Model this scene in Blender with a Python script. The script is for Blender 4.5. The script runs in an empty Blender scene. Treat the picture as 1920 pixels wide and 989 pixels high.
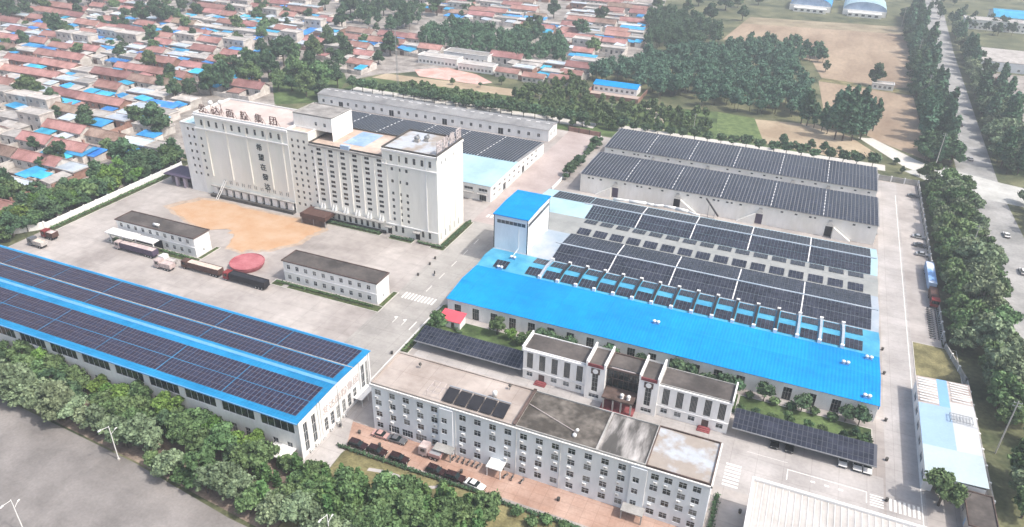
import bpy, math, random
import numpy as np
from mathutils import Vector, Matrix
SC = bpy.context.scene
COL = SC.collection
RAD = math.radians
# ------------------------------------------------------------------ camera, sky, sun, exposure
CAM_H = 125.0
F_PX, YAW, PITCH, ROLL = 1393.288, -0.382391, 0.511553, -0.026923
CX, CY = 960.0, 494.5
def cam_axes():
    c, s = math.cos, math.sin
    f = Vector((s(YAW)*c(PITCH), c(YAW)*c(PITCH), -s(PITCH)))
    r = Vector((c(YAW), -s(YAW), 0)); d = f.cross(r)
    return c(ROLL)*r+s(ROLL)*d, -s(ROLL)*r+c(ROLL)*d, f
CR, CD, CF = cam_axes()
cd = bpy.data.cameras.new('camera'); cam = bpy.data.objects.new('camera', cd); COL.objects.link(cam)
cam.matrix_world = Matrix(((CR.x, -CD.x, -CF.x, 0), (CR.y, -CD.y, -CF.y, 0), (CR.z, -CD.z, -CF.z, CAM_H), (0, 0, 0, 1)))
cd.sensor_width = 36; cd.lens = 36*F_PX/1920; cd.clip_start = 1; cd.clip_end = 6000
SC.camera = cam
SUN_EL, SUN_DIR = 55.0, (1.0, -0.08)          # direction towards the sun on the ground plane
w = bpy.data.worlds.new('World'); SC.world = w; w.use_nodes = True
nt = w.node_tree; bg = nt.nodes['Background']
sky = nt.nodes.new('ShaderNodeTexSky'); sky.sky_type = 'NISHITA'; sky.sun_disc = False
sky.sun_elevation = RAD(SUN_EL); sky.sun_rotation = math.atan2(SUN_DIR[0], SUN_DIR[1])
sky.air_density = 1.4; sky.dust_density = 5.0; sky.ozone_density = 1.0
nt.links.new(sky.outputs[0], bg.inputs[0]); bg.inputs[1].default_value = 0.15
sl = bpy.data.lights.new('sun', 'SUN'); so = bpy.data.objects.new('sun', sl); COL.objects.link(so)
sl.energy = 2.7; sl.angle = RAD(0.55); sl.color = (1.0, 0.955, 0.89)
_d = Vector((SUN_DIR[0], SUN_DIR[1], 0)).normalized()*math.cos(RAD(SUN_EL)) + Vector((0, 0, math.sin(RAD(SUN_EL))))
so.rotation_euler = _d.to_track_quat('Z', 'Y').to_euler(); so.location = (0, 0, 300)
vs = SC.view_settings; vs.view_transform = 'Standard'; vs.look = 'None'; vs.exposure = 0.60
HAZE = 0.00042; vs.gamma = 1.0; vs.use_curve_mapping = False
SC.cycles.use_denoising = True
SC.cycles.max_bounces = 6; SC.cycles.diffuse_bounces = 3; SC.cycles.glossy_bounces = 3; SC.cycles.volume_bounces = 0
SC.cycles.caustics_reflective = False; SC.cycles.caustics_refractive = False
# ------------------------------------------------------------------ helpers
rng = random.Random(7)
def at(px, py, z=0.0):
    """ground (or height z) point seen at photograph pixel px,py"""
    d = CR*((px-CX)/F_PX) + CD*((py-CY)/F_PX) + CF
    t = (z-CAM_H)/d.z
    return (d.x*t, d.y*t)
def proj(p):
    v = Vector(p)-Vector((0, 0, CAM_H)); z = v.dot(CF)
    if z < 1: return (-9999, -9999)
    return (v.dot(CR)/z*F_PX+CX, v.dot(CD)/z*F_PX+CY)
def inview(x, y, z=0, m=40):
    p = proj((x, y, z)); return -m < p[0] < 1920+m and -m < p[1] < 989+m
def inpoly(x, y, poly):
    c = False; n = len(poly)
    for i in range(n):
        x1, y1 = poly[i]; x2, y2 = poly[i-1]
        if (y1 > y) != (y2 > y) and x < (x2-x1)*(y-y1)/(y2-y1)+x1: c = not c
    return c
def ordw(n):
    W = ['zeroth','first','second','third','fourth','fifth','sixth','seventh','eighth','ninth','tenth','eleventh','twelfth']
    if n < len(W): return W[n]
    return '%d%s' % (n, 'th' if 10 <= n % 100 <= 20 else {1: 'st', 2: 'nd', 3: 'rd'}.get(n % 10, 'th'))
MATS = {}
def pm(name, c, rough=.85, var=.12, scale=.35, rnd=0., c2=None, spec=.25, wave=None, metal=0., fine=None, bump=0., mixlo=.35, mixhi=.65, stretch=None, hue=0.):
    """procedural material: two-scale noise variation on world position, optional per-object variation and ribs"""
    m = bpy.data.materials.new(name); m.use_nodes = True; N = m.node_tree.nodes; L = m.node_tree.links
    b = N['Principled BSDF']; b.inputs['Roughness'].default_value = rough
    b.inputs['Specular IOR Level'].default_value = spec; b.inputs['Metallic'].default_value = metal
    g = N.new('ShaderNodeNewGeometry'); pos = g.outputs['Position']
    if stretch:
        mp = N.new('ShaderNodeMapping'); mp.inputs['Scale'].default_value = stretch; L.new(pos, mp.inputs[0]); pos = mp.outputs[0]
    n1 = N.new('ShaderNodeTexNoise'); n1.inputs['Scale'].default_value = scale; n1.inputs['Detail'].default_value = 5; n1.inputs['Roughness'].default_value = .62
    L.new(pos, n1.inputs['Vector'])
    r = N.new('ShaderNodeMapRange'); r.inputs[1].default_value = mixlo; r.inputs[2].default_value = mixhi; L.new(n1.outputs[0], r.inputs[0])
    mx = N.new('ShaderNodeMix'); mx.data_type = 'RGBA'
    a = [max(0, v*(1-var)) for v in c[:3]]; d = [min(1, v*(1+var)) for v in (c2 or c)[:3]]
    mx.inputs['A'].default_value = (*a, 1); mx.inputs['B'].default_value = (*d, 1)
    L.new(r.outputs[0], mx.inputs['Factor']); out = mx.outputs['Result']
    n2 = N.new('ShaderNodeTexNoise'); n2.inputs['Scale'].default_value = fine or scale*9; n2.inputs['Detail'].default_value = 3
    L.new(pos, n2.inputs['Vector'])
    r2 = N.new('ShaderNodeMapRange'); r2.inputs[1].default_value = .3; r2.inputs[2].default_value = .7; r2.inputs[3].default_value = 1-var*.8; r2.inputs[4].default_value = 1+var*.8
    L.new(n2.outputs[0], r2.inputs[0])
    hs = N.new('ShaderNodeHueSaturation'); L.new(out, hs.inputs['Color']); out = hs.outputs[0]
    val = r2.outputs[0]
    if rnd or hue:
        oi = N.new('ShaderNodeObjectInfo')
        r3 = N.new('ShaderNodeMapRange'); r3.inputs[3].default_value = 1-rnd; r3.inputs[4].default_value = 1+rnd; L.new(oi.outputs['Random'], r3.inputs[0])
        mu = N.new('ShaderNodeMath'); mu.operation = 'MULTIPLY'; L.new(val, mu.inputs[0]); L.new(r3.outputs[0], mu.inputs[1]); val = mu.outputs[0]
        if hue:
            wn = N.new('ShaderNodeTexWhiteNoise'); wn.noise_dimensions = '1D'; L.new(oi.outputs['Random'], wn.inputs['W'])
            r4 = N.new('ShaderNodeMapRange'); r4.inputs[3].default_value = .5-hue; r4.inputs[4].default_value = .5+hue; L.new(wn.outputs['Value'], r4.inputs[0]); L.new(r4.outputs[0], hs.inputs['Hue'])
    L.new(val, hs.inputs['Value'])
    L.new(out, b.inputs['Base Color'])
    h = None
    if wave:
        wt = N.new('ShaderNodeTexWave'); wt.wave_type = 'BANDS'; wt.bands_direction = wave[0]; wt.inputs['Scale'].default_value = wave[1]
        L.new(g.outputs['Position'], wt.inputs['Vector']); h = wt.outputs['Fac']
    elif bump: h = n2.outputs[0]
    if h is not None:
        bp = N.new('ShaderNodeBump'); bp.inputs['Strength'].default_value = wave[2] if wave else bump; bp.inputs['Distance'].default_value = .08
        L.new(h, bp.inputs['Height']); L.new(bp.outputs[0], b.inputs['Normal'])
    MATS[name] = m; return m
def leafmat(name, c, c2, rnd=.25, hue=.02):
    m = pm(name, c, rough=.75, var=.3, scale=.9, c2=c2, rnd=rnd, hue=hue, spec=.08, fine=2.5)
    b = m.node_tree.nodes['Principled BSDF']
    b.inputs['Transmission Weight'].default_value = 0
    return m
class MB:
    def __init__(s): s.v = []; s.f = []; s.m = []
    def quad(s, a, b, c, d, m=0):
        i = len(s.v); s.v += [a, b, c, d]; s.f.append((i, i+1, i+2, i+3)); s.m.append(m)
    def tri(s, a, b, c, m=0):
        i = len(s.v); s.v += [a, b, c]; s.f.append((i, i+1, i+2)); s.m.append(m)
    def poly(s, pts, m=0):
        i = len(s.v); s.v += pts; s.f.append(tuple(range(i, i+len(pts)))); s.m.append(m)
    def box(s, x0, y0, z0, x1, y1, z1, m=0, top=None, nobot=False):
        i = len(s.v)
        s.v += [(x0,y0,z0),(x1,y0,z0),(x1,y1,z0),(x0,y1,z0),(x0,y0,z1),(x1,y0,z1),(x1,y1,z1),(x0,y1,z1)]
        fs = [(4,5,6,7),(0,1,5,4),(1,2,6,5),(2,3,7,6),(3,0,4,7)]; ms = [m if top is None else top, m, m, m, m]
        if not nobot: fs.append((3,2,1,0)); ms.append(m)
        s.f += [tuple(i+k for k in f) for f in fs]; s.m += ms
    def hull8(s, lo, hi, m=0):
        """lo, hi: 4 points each, counter-clockwise seen from above"""
        i = len(s.v); s.v += list(lo)+list(hi)
        s.f += [tuple(i+k for k in f) for f in [(4,5,6,7),(0,1,5,4),(1,2,6,5),(2,3,7,6),(3,0,4,7),(3,2,1,0)]]; s.m += [m]*6
    def cyl(s, p, q, r0, r1=None, n=8, m=0, cap=True):
        r1 = r0 if r1 is None else r1
        p = Vector(p); q = Vector(q); d = (q-p).normalized(); a = d.orthogonal().normalized(); b = d.cross(a)
        i = len(s.v)
        for c, r in ((p, r0), (q, r1)):
            for k in range(n):
                t = 2*math.pi*k/n; w_ = c+a*(r*math.cos(t))+b*(r*math.sin(t)); s.v.append(tuple(w_))
        for k in range(n):
            k2 = (k+1) % n; s.f.append((i+k, i+k2, i+n+k2, i+n+k)); s.m.append(m)
        if cap: s.f.append(tuple(range(i+n, i+2*n))); s.f.append(tuple(range(i+n-1, i-1, -1))); s.m += [m, m]
    def lathe(s, cx, cy, prof, n=24, m=0):
        i = len(s.v)
        for r, z in prof:
            for k in range(n):
                t = 2*math.pi*k/n; s.v.append((cx+r*math.cos(t), cy+r*math.sin(t), z))
        for j in range(len(prof)-1):
            for k in range(n):
                k2 = (k+1) % n; s.f.append((i+j*n+k, i+j*n+k2, i+(j+1)*n+k2, i+(j+1)*n+k)); s.m.append(m)
    def mesh(s, name, mats, off=(0, 0, 0), smooth=False):
        me = bpy.data.meshes.new(name); o = off
        vv = s.v if off == (0, 0, 0) else [(a-o[0], b-o[1], c-o[2]) for a, b, c in s.v]
        me.from_pydata([tuple(p) for p in vv], [], s.f)
        for m in (mats if isinstance(mats, (list, tuple)) else [mats]): me.materials.append(MATS[m] if isinstance(m, str) else m)
        me.polygons.foreach_set('material_index', s.m)
        if smooth: me.polygons.foreach_set('use_smooth', [True]*len(s.f))
        me.update(); return me
    def build(s, name, mats, parent=None, smooth=False):
        off = tuple(parent.location) if parent is not None else (0, 0, 0)
        return inst(name, s.mesh(name, mats, off, smooth), parent)
def inst(name, me, parent=None, loc=(0, 0, 0), rz=0., scale=None):
    o = bpy.data.objects.new(name, me); COL.objects.link(o)
    o.location = loc; o.rotation_euler = (0, 0, rz)
    if scale: o.scale = scale
    if parent is not None: o.parent = parent
    return o
def tag(o, label=None, cat=None, group=None, kind=None):
    if label: o['label'] = label
    if cat: o['category'] = cat
    if group: o['group'] = group
    if kind: o['kind'] = kind
    return o
def T(name, label, cat, loc=(0, 0, 0), rz=0., group=None):
    o = bpy.data.objects.new(name, None); COL.objects.link(o); o.empty_display_size = .5
    o.location = loc; o.rotation_euler = (0, 0, rz); return tag(o, label, cat, group)
def children(o): return CH.get(o.name, [])
CH = {}
def reg(o):
    """remember the children of a prototype (thing > part > sub-part)"""
    for c in bpy.data.objects:
        if c.parent is not None: CH.setdefault(c.parent.name, [])
    return o
def copy_tree(o, kids, loc=None, rz=None, label=None, group=None, scale=None, parent=None):
    c = o.copy(); COL.objects.link(c)
    if parent is not None: c.parent = parent
    if loc is not None: c.location = loc
    if rz is not None: c.rotation_euler = (0, 0, rz)
    if scale is not None: c.scale = scale
    if label: c['label'] = label
    if group: c['group'] = group
    for k, kk in kids: copy_tree(k, kk, parent=c)
    return c
def kids_of(o): return [(c, kids_of(c)) for c in o.children]
class Proto:
    """a thing built once at the origin; put() moves it the first time and copies it afterwards"""
    def __init__(s, root): s.root = root; s.kids = kids_of(root); s.used = False
    def put(s, loc, rz=0., label=None, group=None, scale=None, cat=None):
        if not s.used:
            s.used = True; o = s.root; o.location = loc; o.rotation_euler = (0, 0, rz)
            if scale is not None: o.scale = scale
            if label: o['label'] = label
            if group: o['group'] = group
        else: o = copy_tree(s.root, s.kids, loc, rz, label, group, scale if scale is not None else (1, 1, 1))
        if cat: o['category'] = cat
        return o
def facade(mb, p0, u, L, z0, z1, holes, depth=.2, m=0, mr=None):
    """a wall with real openings. p0=(x,y) start, u=(ux,uy) along, outward normal = u x z"""
    mr = m if mr is None else mr
    n = (u[1], -u[0])
    P = lambda a, z, d=0.: (p0[0]+u[0]*a-n[0]*d, p0[1]+u[1]*a-n[1]*d, z)
    xs = sorted({0., L, *[h[0] for h in holes], *[h[2] for h in holes]}); zs = sorted({z0, z1, *[h[1] for h in holes], *[h[3] for h in holes]})
    for j in range(len(zs)-1):
        zc = (zs[j]+zs[j+1])/2; run = None
        row = [h for h in holes if h[1] < zc < h[3]]
        for i in range(len(xs)-1):
            xc = (xs[i]+xs[i+1])/2
            inside = any(h[0] < xc < h[2] for h in row)
            if not inside and run is None: run = xs[i]
            if run is not None and (inside or i == len(xs)-2):
                e = xs[i] if inside else xs[i+1]
                mb.quad(P(run, zs[j]), P(e, zs[j]), P(e, zs[j+1]), P(run, zs[j+1]), m); run = None
    for a, b, c, d in holes:
        mb.quad(P(a, b), P(a, b, depth), P(a, d, depth), P(a, d), mr); mb.quad(P(c, b, depth), P(c, b), P(c, d), P(c, d, depth), mr)
        mb.quad(P(a, d), P(a, d, depth), P(c, d, depth), P(c, d), mr); mb.quad(P(a, b, depth), P(a, b), P(c, b), P(c, b, depth), mr)
WCACHE = {}
def winmesh(w_, h, nv=1, nh=1, fr=.07, glass='glass', frame='white_frame', joined=True):
    """pane and frame in local space: x along the wall, -y out, origin at the sill centre of the opening"""
    k = (round(w_, 2), round(h, 2), nv, nh, glass, frame, joined)
    if k in WCACHE: return WCACHE[k]
    p = MB(); p.box(-w_/2, -.02, 0, w_/2, .03, h, 0)
    f = MB() if not joined else p; mi = 0 if not joined else 1
    f.box(-w_/2, -.07, 0, w_/2, -.022, fr, mi); f.box(-w_/2, -.07, h-fr, w_/2, -.022, h, mi)
    for i in range(nv+2):
        x = -w_/2+i*(w_-fr)/(nv+1); f.box(x, -.068, fr, x+fr, -.024, h-fr, mi)
    for i in range(nh):
        z = h*(i+1)/(nh+1) if nh > 1 else h*.62; f.box(-w_/2+fr, -.066, z-fr/2, w_/2-fr, -.026, z+fr/2, mi)
    if joined: r = (p.mesh('window', [glass, frame]), None)
    else: r = (p.mesh('window', [glass]), f.mesh('frame', [frame]))
    WCACHE[k] = r; return r
def put_window(root, p0, u, hole, depth=.2, name='window', sill=None, **kw):
    a, b, c, d = hole; n = (u[1], -u[0]); mid = (a+c)/2
    x = p0[0]+u[0]*mid-n[0]*(depth-.05); y = p0[1]+u[1]*mid-n[1]*(depth-.05)
    if kw.get('glass', 'glass') == 'glass': kw['glass'] = rng.choice(('glass', 'glass', 'dark_glass', 'dark_glass', 'curtain_glass'))
    me, fr = winmesh(c-a, d-b, **kw); L = root.location
    o = inst(name, me, root, (x-L.x, y-L.y, b-L.z), math.atan2(u[1], u[0]))
    if fr: inst('frame', fr, o)
    if sill: inst('sill', sill, o)
    return o
def sheet(name, pts, mat, z, kind='structure', parent=None):
    mb = MB(); mb.poly([(p[0], p[1], z) for p in pts]); o = mb.build(name, mat, parent)
    if kind and parent is None: o['kind'] = kind
    return o
def rect(x0, y0, x1, y1): return [(x0, y0), (x1, y0), (x1, y1), (x0, y1)]
# ------------------------------------------------------------------ materials
pm('grass_ground', (.055, .078, .034), var=.35, scale=.05, c2=(.12, .12, .065), fine=.9)
pm('lawn', (.045, .078, .026), var=.35, scale=.12, c2=(.085, .125, .045), fine=1.5)
pm('dry_grass', (.13, .12, .055), var=.3, scale=.2, c2=(.20, .18, .09), fine=2.)
pm('concrete', (0.318, 0.287, 0.272), var=.10, scale=.05, c2=(0.413, 0.382, 0.363), fine=.45, rough=.9)
pm('concrete_road', (0.309, 0.293, 0.277), var=.08, scale=.08, c2=(0.366, 0.350, 0.331), fine=1.1, rough=.9)
pm('pale_concrete', (0.358, 0.337, 0.327), var=.08, scale=.1, c2=(0.423, 0.400, 0.391), fine=1.3, rough=.9)
pm('pink_paving', (.40, .245, .185), var=.1, scale=.12, c2=(.44, .31, .255), fine=1.7, rough=.9)
pm('asphalt', (.185, .172, .165), var=.12, scale=.08, c2=(.235, .218, .21), fine=1.6, rough=.9)
pm('far_road', (.24, .24, .235), var=.15, scale=.08, c2=(.32, .315, .31), fine=1., rough=.9)
pm('dirt_track', (.42, .36, .27), var=.15, scale=.2, c2=(.52, .46, .37), fine=2.)
pm('bare_soil', (.16, .12, .10), var=.25, scale=.3, c2=(.24, .19, .15), fine=2.)
pm('stubble', (0.268, 0.192, 0.133), var=.14, scale=.04, c2=(0.327, 0.253, 0.184), fine=.5, stretch=(1, .35, 1))
pm('stubble_pale', (0.324, 0.246, 0.168), var=.12, scale=.05, c2=(0.387, 0.317, 0.224), fine=.6)
pm('crop', (.09, .15, .05), var=.2, scale=.3, c2=(.16, .21, .08), wave=('X', 2.2, .8))
pm('village_ground', (.21, .185, .165), var=.25, scale=.12, c2=(.31, .285, .265), fine=1.)
pm('grain', (0.464, 0.284, 0.163), var=.06, scale=.15, c2=(0.454, 0.319, 0.220), fine=2.5, bump=.4)
pm('road_paint', (.72, .71, .68), var=.12, scale=1.5)
pm('kerb', (.50, .48, .45), var=.1, scale=.5)
pm('white_wall', (.78, .77, .745), var=.04, scale=.25, c2=(.81, .80, .79), fine=2., stretch=(1, 1, .25))
pm('cream_wall', (.78, .765, .70), var=.04, scale=.12, c2=(.81, .795, .75), fine=1.5, stretch=(1, 1, .2))
pm('panel_wall', (.75, .765, .70), var=.03, scale=.08, c2=(.78, .77, .735), fine=1.2, stretch=(1, 1, .2))
pm('blue_white_wall', (.70, .73, .77), var=.04, scale=.2, c2=(.74, .765, .80), fine=1.8, stretch=(1, 1, .22))
pm('pale_wall', (.72, .72, .72), var=.05, scale=.3, c2=(.77, .765, .76), stretch=(1, 1, .3))
pm('stained_wall', (.79, .765, .71), var=.05, scale=.18, c2=(.80, .785, .76), fine=.9, stretch=(1, 1, .35))
pm('metal_wall', (.50, .56, .62), var=.03, scale=.2, wave=('X', 3.2, .35), rough=.5)
pm('grey_stone', (.30, .295, .28), var=.12, scale=.3, c2=(.36, .35, .34))
pm('dark_plinth', (.075, .07, .065), var=.25, scale=.4)
pm('brown_stone', (0.075, 0.052, 0.043), var=.2, scale=.4, c2=(0.120, 0.085, 0.076))
pm('red_stone', (.20, .045, .05), var=.2, scale=.4, c2=(.26, .08, .085))
pm('white_trim', (.74, .735, .73), var=.04, scale=.5)
pm('white_frame', (.62, .63, .64), var=.05, scale=.8)
pm('grey_metal', (.33, .34, .35), var=.1, scale=.6, rough=.55, metal=.3)
pm('white_paint', (.74, .74, .73), var=.05, scale=.6, rough=.5)
pm('dark_roof', (.062, .055, .052), var=.2, scale=.12, c2=(.10, .088, .082), fine=1.2)
pm('old_roof', (0.085, 0.075, 0.065), var=.25, scale=.1, c2=(0.200, 0.180, 0.160), fine=.8, mixlo=.42, mixhi=.75)
pm('patched_roof', (.10, .095, .09), var=.2, scale=.22, c2=(.42, .40, .39), fine=.9, stretch=(1, .22, 1), mixlo=.45, mixhi=.66)
pm('beige_roof', (0.349, 0.294, 0.262), var=.1, scale=.09, c2=(0.428, 0.377, 0.345), fine=.5)
pm('pale_patch_roof', (0.340, 0.299, 0.265), var=.08, scale=.1, c2=(0.381, 0.408, 0.449), fine=.7, mixlo=.46, mixhi=.56)
pm('brown_roof', (.36, .265, .21), var=.12, scale=.08, c2=(.50, .41, .35), fine=.6)
pm('faded_blue', (.24, .36, .55), var=.12, scale=.15, c2=(.34, .44, .58))
pm('roof_blue', (.002, .235, .60), var=.07, scale=.05, c2=(.004, .265, .66), fine=.5, rough=.6, wave=('X', .35, .55), spec=.05)
pm('hall_blue', (.012, .195, .42), var=.07, scale=.08, c2=(.02, .235, .47), rough=.6, wave=('X', .35, .5), spec=.08)
pm('ridge_blue', (0.125, 0.330, 0.594), var=.08, scale=.3, rough=.45)
pm('roof_teal', (.04, .27, .46), var=.08, scale=.2, c2=(.08, .34, .50), rough=.45, wave=('X', 1.05, .2))
pm('roof_pale_blue', (0.286, 0.360, 0.435), var=.06, scale=.12, c2=(0.381, 0.408, 0.449), rough=.45, wave=('X', 1.05, .2))
pm('roof_ice_blue', (0.320, 0.480, 0.560), var=.06, scale=.08, c2=(0.384, 0.544, 0.608), rough=.4, wave=('X', 1.05, .25))
pm('roof_grey', (0.259, 0.270, 0.266), var=.06, scale=.15, c2=(0.310, 0.317, 0.310), rough=.5, wave=('X', 1.05, .2))
pm('roof_long_grey', (.20, .20, .205), var=.12, scale=.1, c2=(.27, .27, .275), wave=('X', 2., .3))
pm('roof_white_metal', (0.414, 0.392, 0.370), var=.06, scale=.12, c2=(0.466, 0.444, 0.425), rough=.5, wave=('X', .25, .6))
pm('solar_glass', (.013, .016, .030), var=.3, scale=.5, rough=.25, spec=.35, c2=(.026, .029, .045), fine=.12)
pm('solar_glass_plum', (.030, .019, .038), var=.25, scale=.6, rough=.28, spec=.3, c2=(.022, .024, .052))
pm('solar_frame_pink', (0.194, 0.148, 0.162), var=.06, scale=1., rough=.4, metal=.3)
pm('solar_frame', (0.120, 0.128, 0.145), var=.06, scale=1., rough=.4, metal=.5)
pm('solar_frame_dark', (.11, .115, .135), var=.06, scale=1., rough=.4, metal=.3)
pm('glass', (.035, .045, .055), var=.3, scale=.7, rough=.12, spec=.6)
pm('dark_glass', (.012, .02, .022), var=.3, scale=.5, rough=.1, spec=.6)
pm('curtain_glass', (.17, .175, .17), var=.25, scale=1.2, rough=.3, spec=.4)
pm('dark_opening', (.02, .02, .022), var=.3, scale=.5)
pm('sign_bronze', (0.181, 0.119, 0.106), var=.15, scale=.8)
pm('sign_faint', (.50, .44, .43), var=.08, scale=.8)
pm('sign_dark', (.03, .035, .035), var=.15, scale=.8)
pm('tile_red', (0.289, 0.142, 0.124), var=.16, scale=.18, c2=(0.367, 0.201, 0.187), fine=1.6, rnd=.25, hue=.012, wave=('X', 5., .4))
pm('tile_brown', (0.216, 0.140, 0.105), var=.2, scale=.2, c2=(0.297, 0.220, 0.179), fine=1.6, rnd=.2, hue=.015, wave=('X', 5., .4))
pm('shed_blue', (.02, .24, .55), var=.1, scale=.2, c2=(.06, .34, .62), rough=.55, rnd=.3, hue=.03, wave=('X', 3., .2))
pm('shed_pale', (.36, .43, .50), var=.1, scale=.2, c2=(.46, .51, .56), rough=.5, rnd=.2, hue=.02)
pm('flat_grey', (.30, .285, .27), var=.15, scale=.25, c2=(.40, .38, .365), rnd=.25)
pm('flat_pale', (0.350, 0.327, 0.308), var=.12, scale=.25, c2=(0.432, 0.409, 0.391), rnd=.2)
pm('house_wall', (0.475, 0.432, 0.399), var=.1, scale=.4, c2=(0.570, 0.541, 0.513), rnd=.18, hue=.01)
pm('brick_wall', (.27, .15, .115), var=.15, scale=.5, c2=(.33, .2, .16), rnd=.15)
pm('wood_pole', (.44, .42, .40), var=.1, scale=1.)
pm('bark', (.09, .07, .055), var=.25, scale=2.)
pm('tyre', (.015, .015, .016), var=.2, scale=3.)
pm('black_paint', (.012, .012, .014), var=.1, scale=1., rough=.25, spec=.5)
pm('brown_black_paint', (.03, .012, .012), var=.1, scale=1., rough=.25, spec=.5)
pm('car_white', (.70, .70, .70), var=.03, scale=1., rough=.25, spec=.5)
pm('car_silver', (.42, .43, .45), var=.03, scale=1., rough=.3, metal=.4)
pm('car_grey', (.16, .165, .18), var=.03, scale=1., rough=.3, metal=.3)
pm('car_pink', (.48, .30, .28), var=.05, scale=1., rough=.35)
pm('lamp_glass', (.6, .6, .55), var=.03, scale=1., rough=.2)
pm('truck_red', (.22, .035, .035), var=.15, scale=.8, rough=.5)
pm('truck_brown', (.10, .055, .045), var=.2, scale=.6, rough=.6)
pm('truck_purple', (.085, .065, .105), var=.15, scale=.6, rough=.6)
pm('truck_black', (.022, .022, .027), var=.2, scale=.6, rough=.55)
pm('tarp_tan', (.52, .42, .35), var=.1, scale=.5, c2=(.58, .50, .44))
pm('tarp_pink', (.45, .36, .35), var=.12, scale=.6, c2=(.50, .42, .40))
pm('disc_red', (0.357, 0.090, 0.109), var=.1, scale=.3, c2=(0.408, 0.152, 0.166), fine=1.8)
pm('canopy_red', (.62, .09, .12), var=.08, scale=.5)
pm('hedge_green', (.035, .05, .02), var=.35, scale=.8, c2=(.065, .085, .03), fine=3.)
leafmat('leaf_willow', (0.120, 0.168, 0.096), (0.195, 0.249, 0.149))
leafmat('leaf_mid', (0.070, 0.127, 0.053), (0.125, 0.193, 0.086))
leafmat('leaf_dark', (0.044, 0.086, 0.048), (0.081, 0.137, 0.072))
leafmat('leaf_poplar', (0.047, 0.102, 0.065), (0.083, 0.159, 0.096))
leafmat('leaf_bright', (0.072, 0.140, 0.031), (0.137, 0.222, 0.060))
leafmat('leaf_cypress', (0.058, 0.121, 0.043), (0.111, 0.191, 0.072))

def slabs(name, size, amt):
    m = MATS[name]; N = m.node_tree.nodes; L = m.node_tree.links; b = N['Principled BSDF']; src = b.inputs['Base Color'].links[0].from_socket
    g = N.new('ShaderNodeNewGeometry'); br = N.new('ShaderNodeTexBrick'); br.offset = 0; br.inputs['Scale'].default_value = 1; br.inputs['Brick Width'].default_value = size; br.inputs['Row Height'].default_value = size*.8
    br.inputs['Mortar Size'].default_value = .05; br.inputs['Color1'].default_value = (1, 1, 1, 1); br.inputs['Color2'].default_value = (1-amt, 1-amt, 1-amt, 1); br.inputs['Mortar'].default_value = (.72, .71, .70, 1); L.new(g.outputs['Position'], br.inputs['Vector'])
    st = N.new('ShaderNodeTexNoise'); st.inputs['Scale'].default_value = .14; st.inputs['Detail'].default_value = 8; st.inputs['Roughness'].default_value = .7; mp = N.new('ShaderNodeMapping'); mp.inputs['Scale'].default_value = (.35, 1, 1); L.new(g.outputs['Position'], mp.inputs[0]); L.new(mp.outputs[0], st.inputs['Vector'])
    r = N.new('ShaderNodeMapRange'); r.inputs[1].default_value = .50; r.inputs[2].default_value = .72; r.inputs[3].default_value = 1; r.inputs[4].default_value = .80; L.new(st.outputs[0], r.inputs[0])
    m1 = N.new('ShaderNodeMix'); m1.data_type = 'RGBA'; m1.blend_type = 'MULTIPLY'; m1.inputs['Factor'].default_value = 1; L.new(src, m1.inputs['A']); L.new(br.outputs['Color'], m1.inputs['B'])
    m2 = N.new('ShaderNodeMix'); m2.data_type = 'RGBA'; m2.blend_type = 'MULTIPLY'; m2.inputs['Factor'].default_value = 1; L.new(m1.outputs['Result'], m2.inputs['A']); L.new(r.outputs[0], m2.inputs['B']); L.new(m2.outputs['Result'], b.inputs['Base Color'])
for n_, z_, a_ in (('concrete', 8., .07), ('concrete_road', 6., .06), ('pale_concrete', 6., .06), ('pink_paving', 3., .08), ('roof_blue', 14., .05), ('hall_blue', 14., .06), ('beige_roof', 7., .06)): slabs(n_, z_, a_)
pm('perimeter_white', (.52, .50, .47), var=.08, scale=.3)
P_ = lambda *a: [at(*p) for p in a]
# ------------------------------------------------------------------ the ground
sheet('ground', rect(-1500, -300, 1100, 2200), 'grass_ground', 0.0)
sheet('village_ground', [(-900, 60), (-252, 150), (-252, 226), (-272, 345), (-250, 392), (-200, 440), (-140, 440), (-112, 520), (-150, 760), (-300, 800), (-900, 800)], 'village_ground', .004)
sheet('yard_pavement', [(-246, 131), (-92, 131), (-92, 98), (-86, 98), (-84, 107.6), (4.6, 107.6), (4.6, 100), (56, 100), (56, 196), (50.5, 214), (50.5, 345), (-246, 345)], 'concrete', .004)
sheet('main_road', rect(-109, 131, -92.5, 346), 'concrete_road', .008)
sheet('rear_forecourt', rect(-109.6, 231, -92.6, 345), 'pink_paving', .012).data.materials[0] = pm('faded_pink_concrete', (.35, .285, .268), var=.08, scale=.08, c2=(.39, .335, .32), fine=1.)
sheet('side_road', rect(34, 96, 42.2, 344), 'pale_concrete', .008)
sheet('front_plaza', rect(-89, 108.6, -2.5, 116.25), 'pink_paving', .008)
sheet('office_court', rect(-88, 131.5, 33.5, 149.6), 'pale_concrete', .008)
sheet('gable_path', [(-91.3, 98), (-84, 98), (-84.5, 108), (-88.8, 118), (-91.3, 131)], 'pale_concrete', .012)
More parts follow.
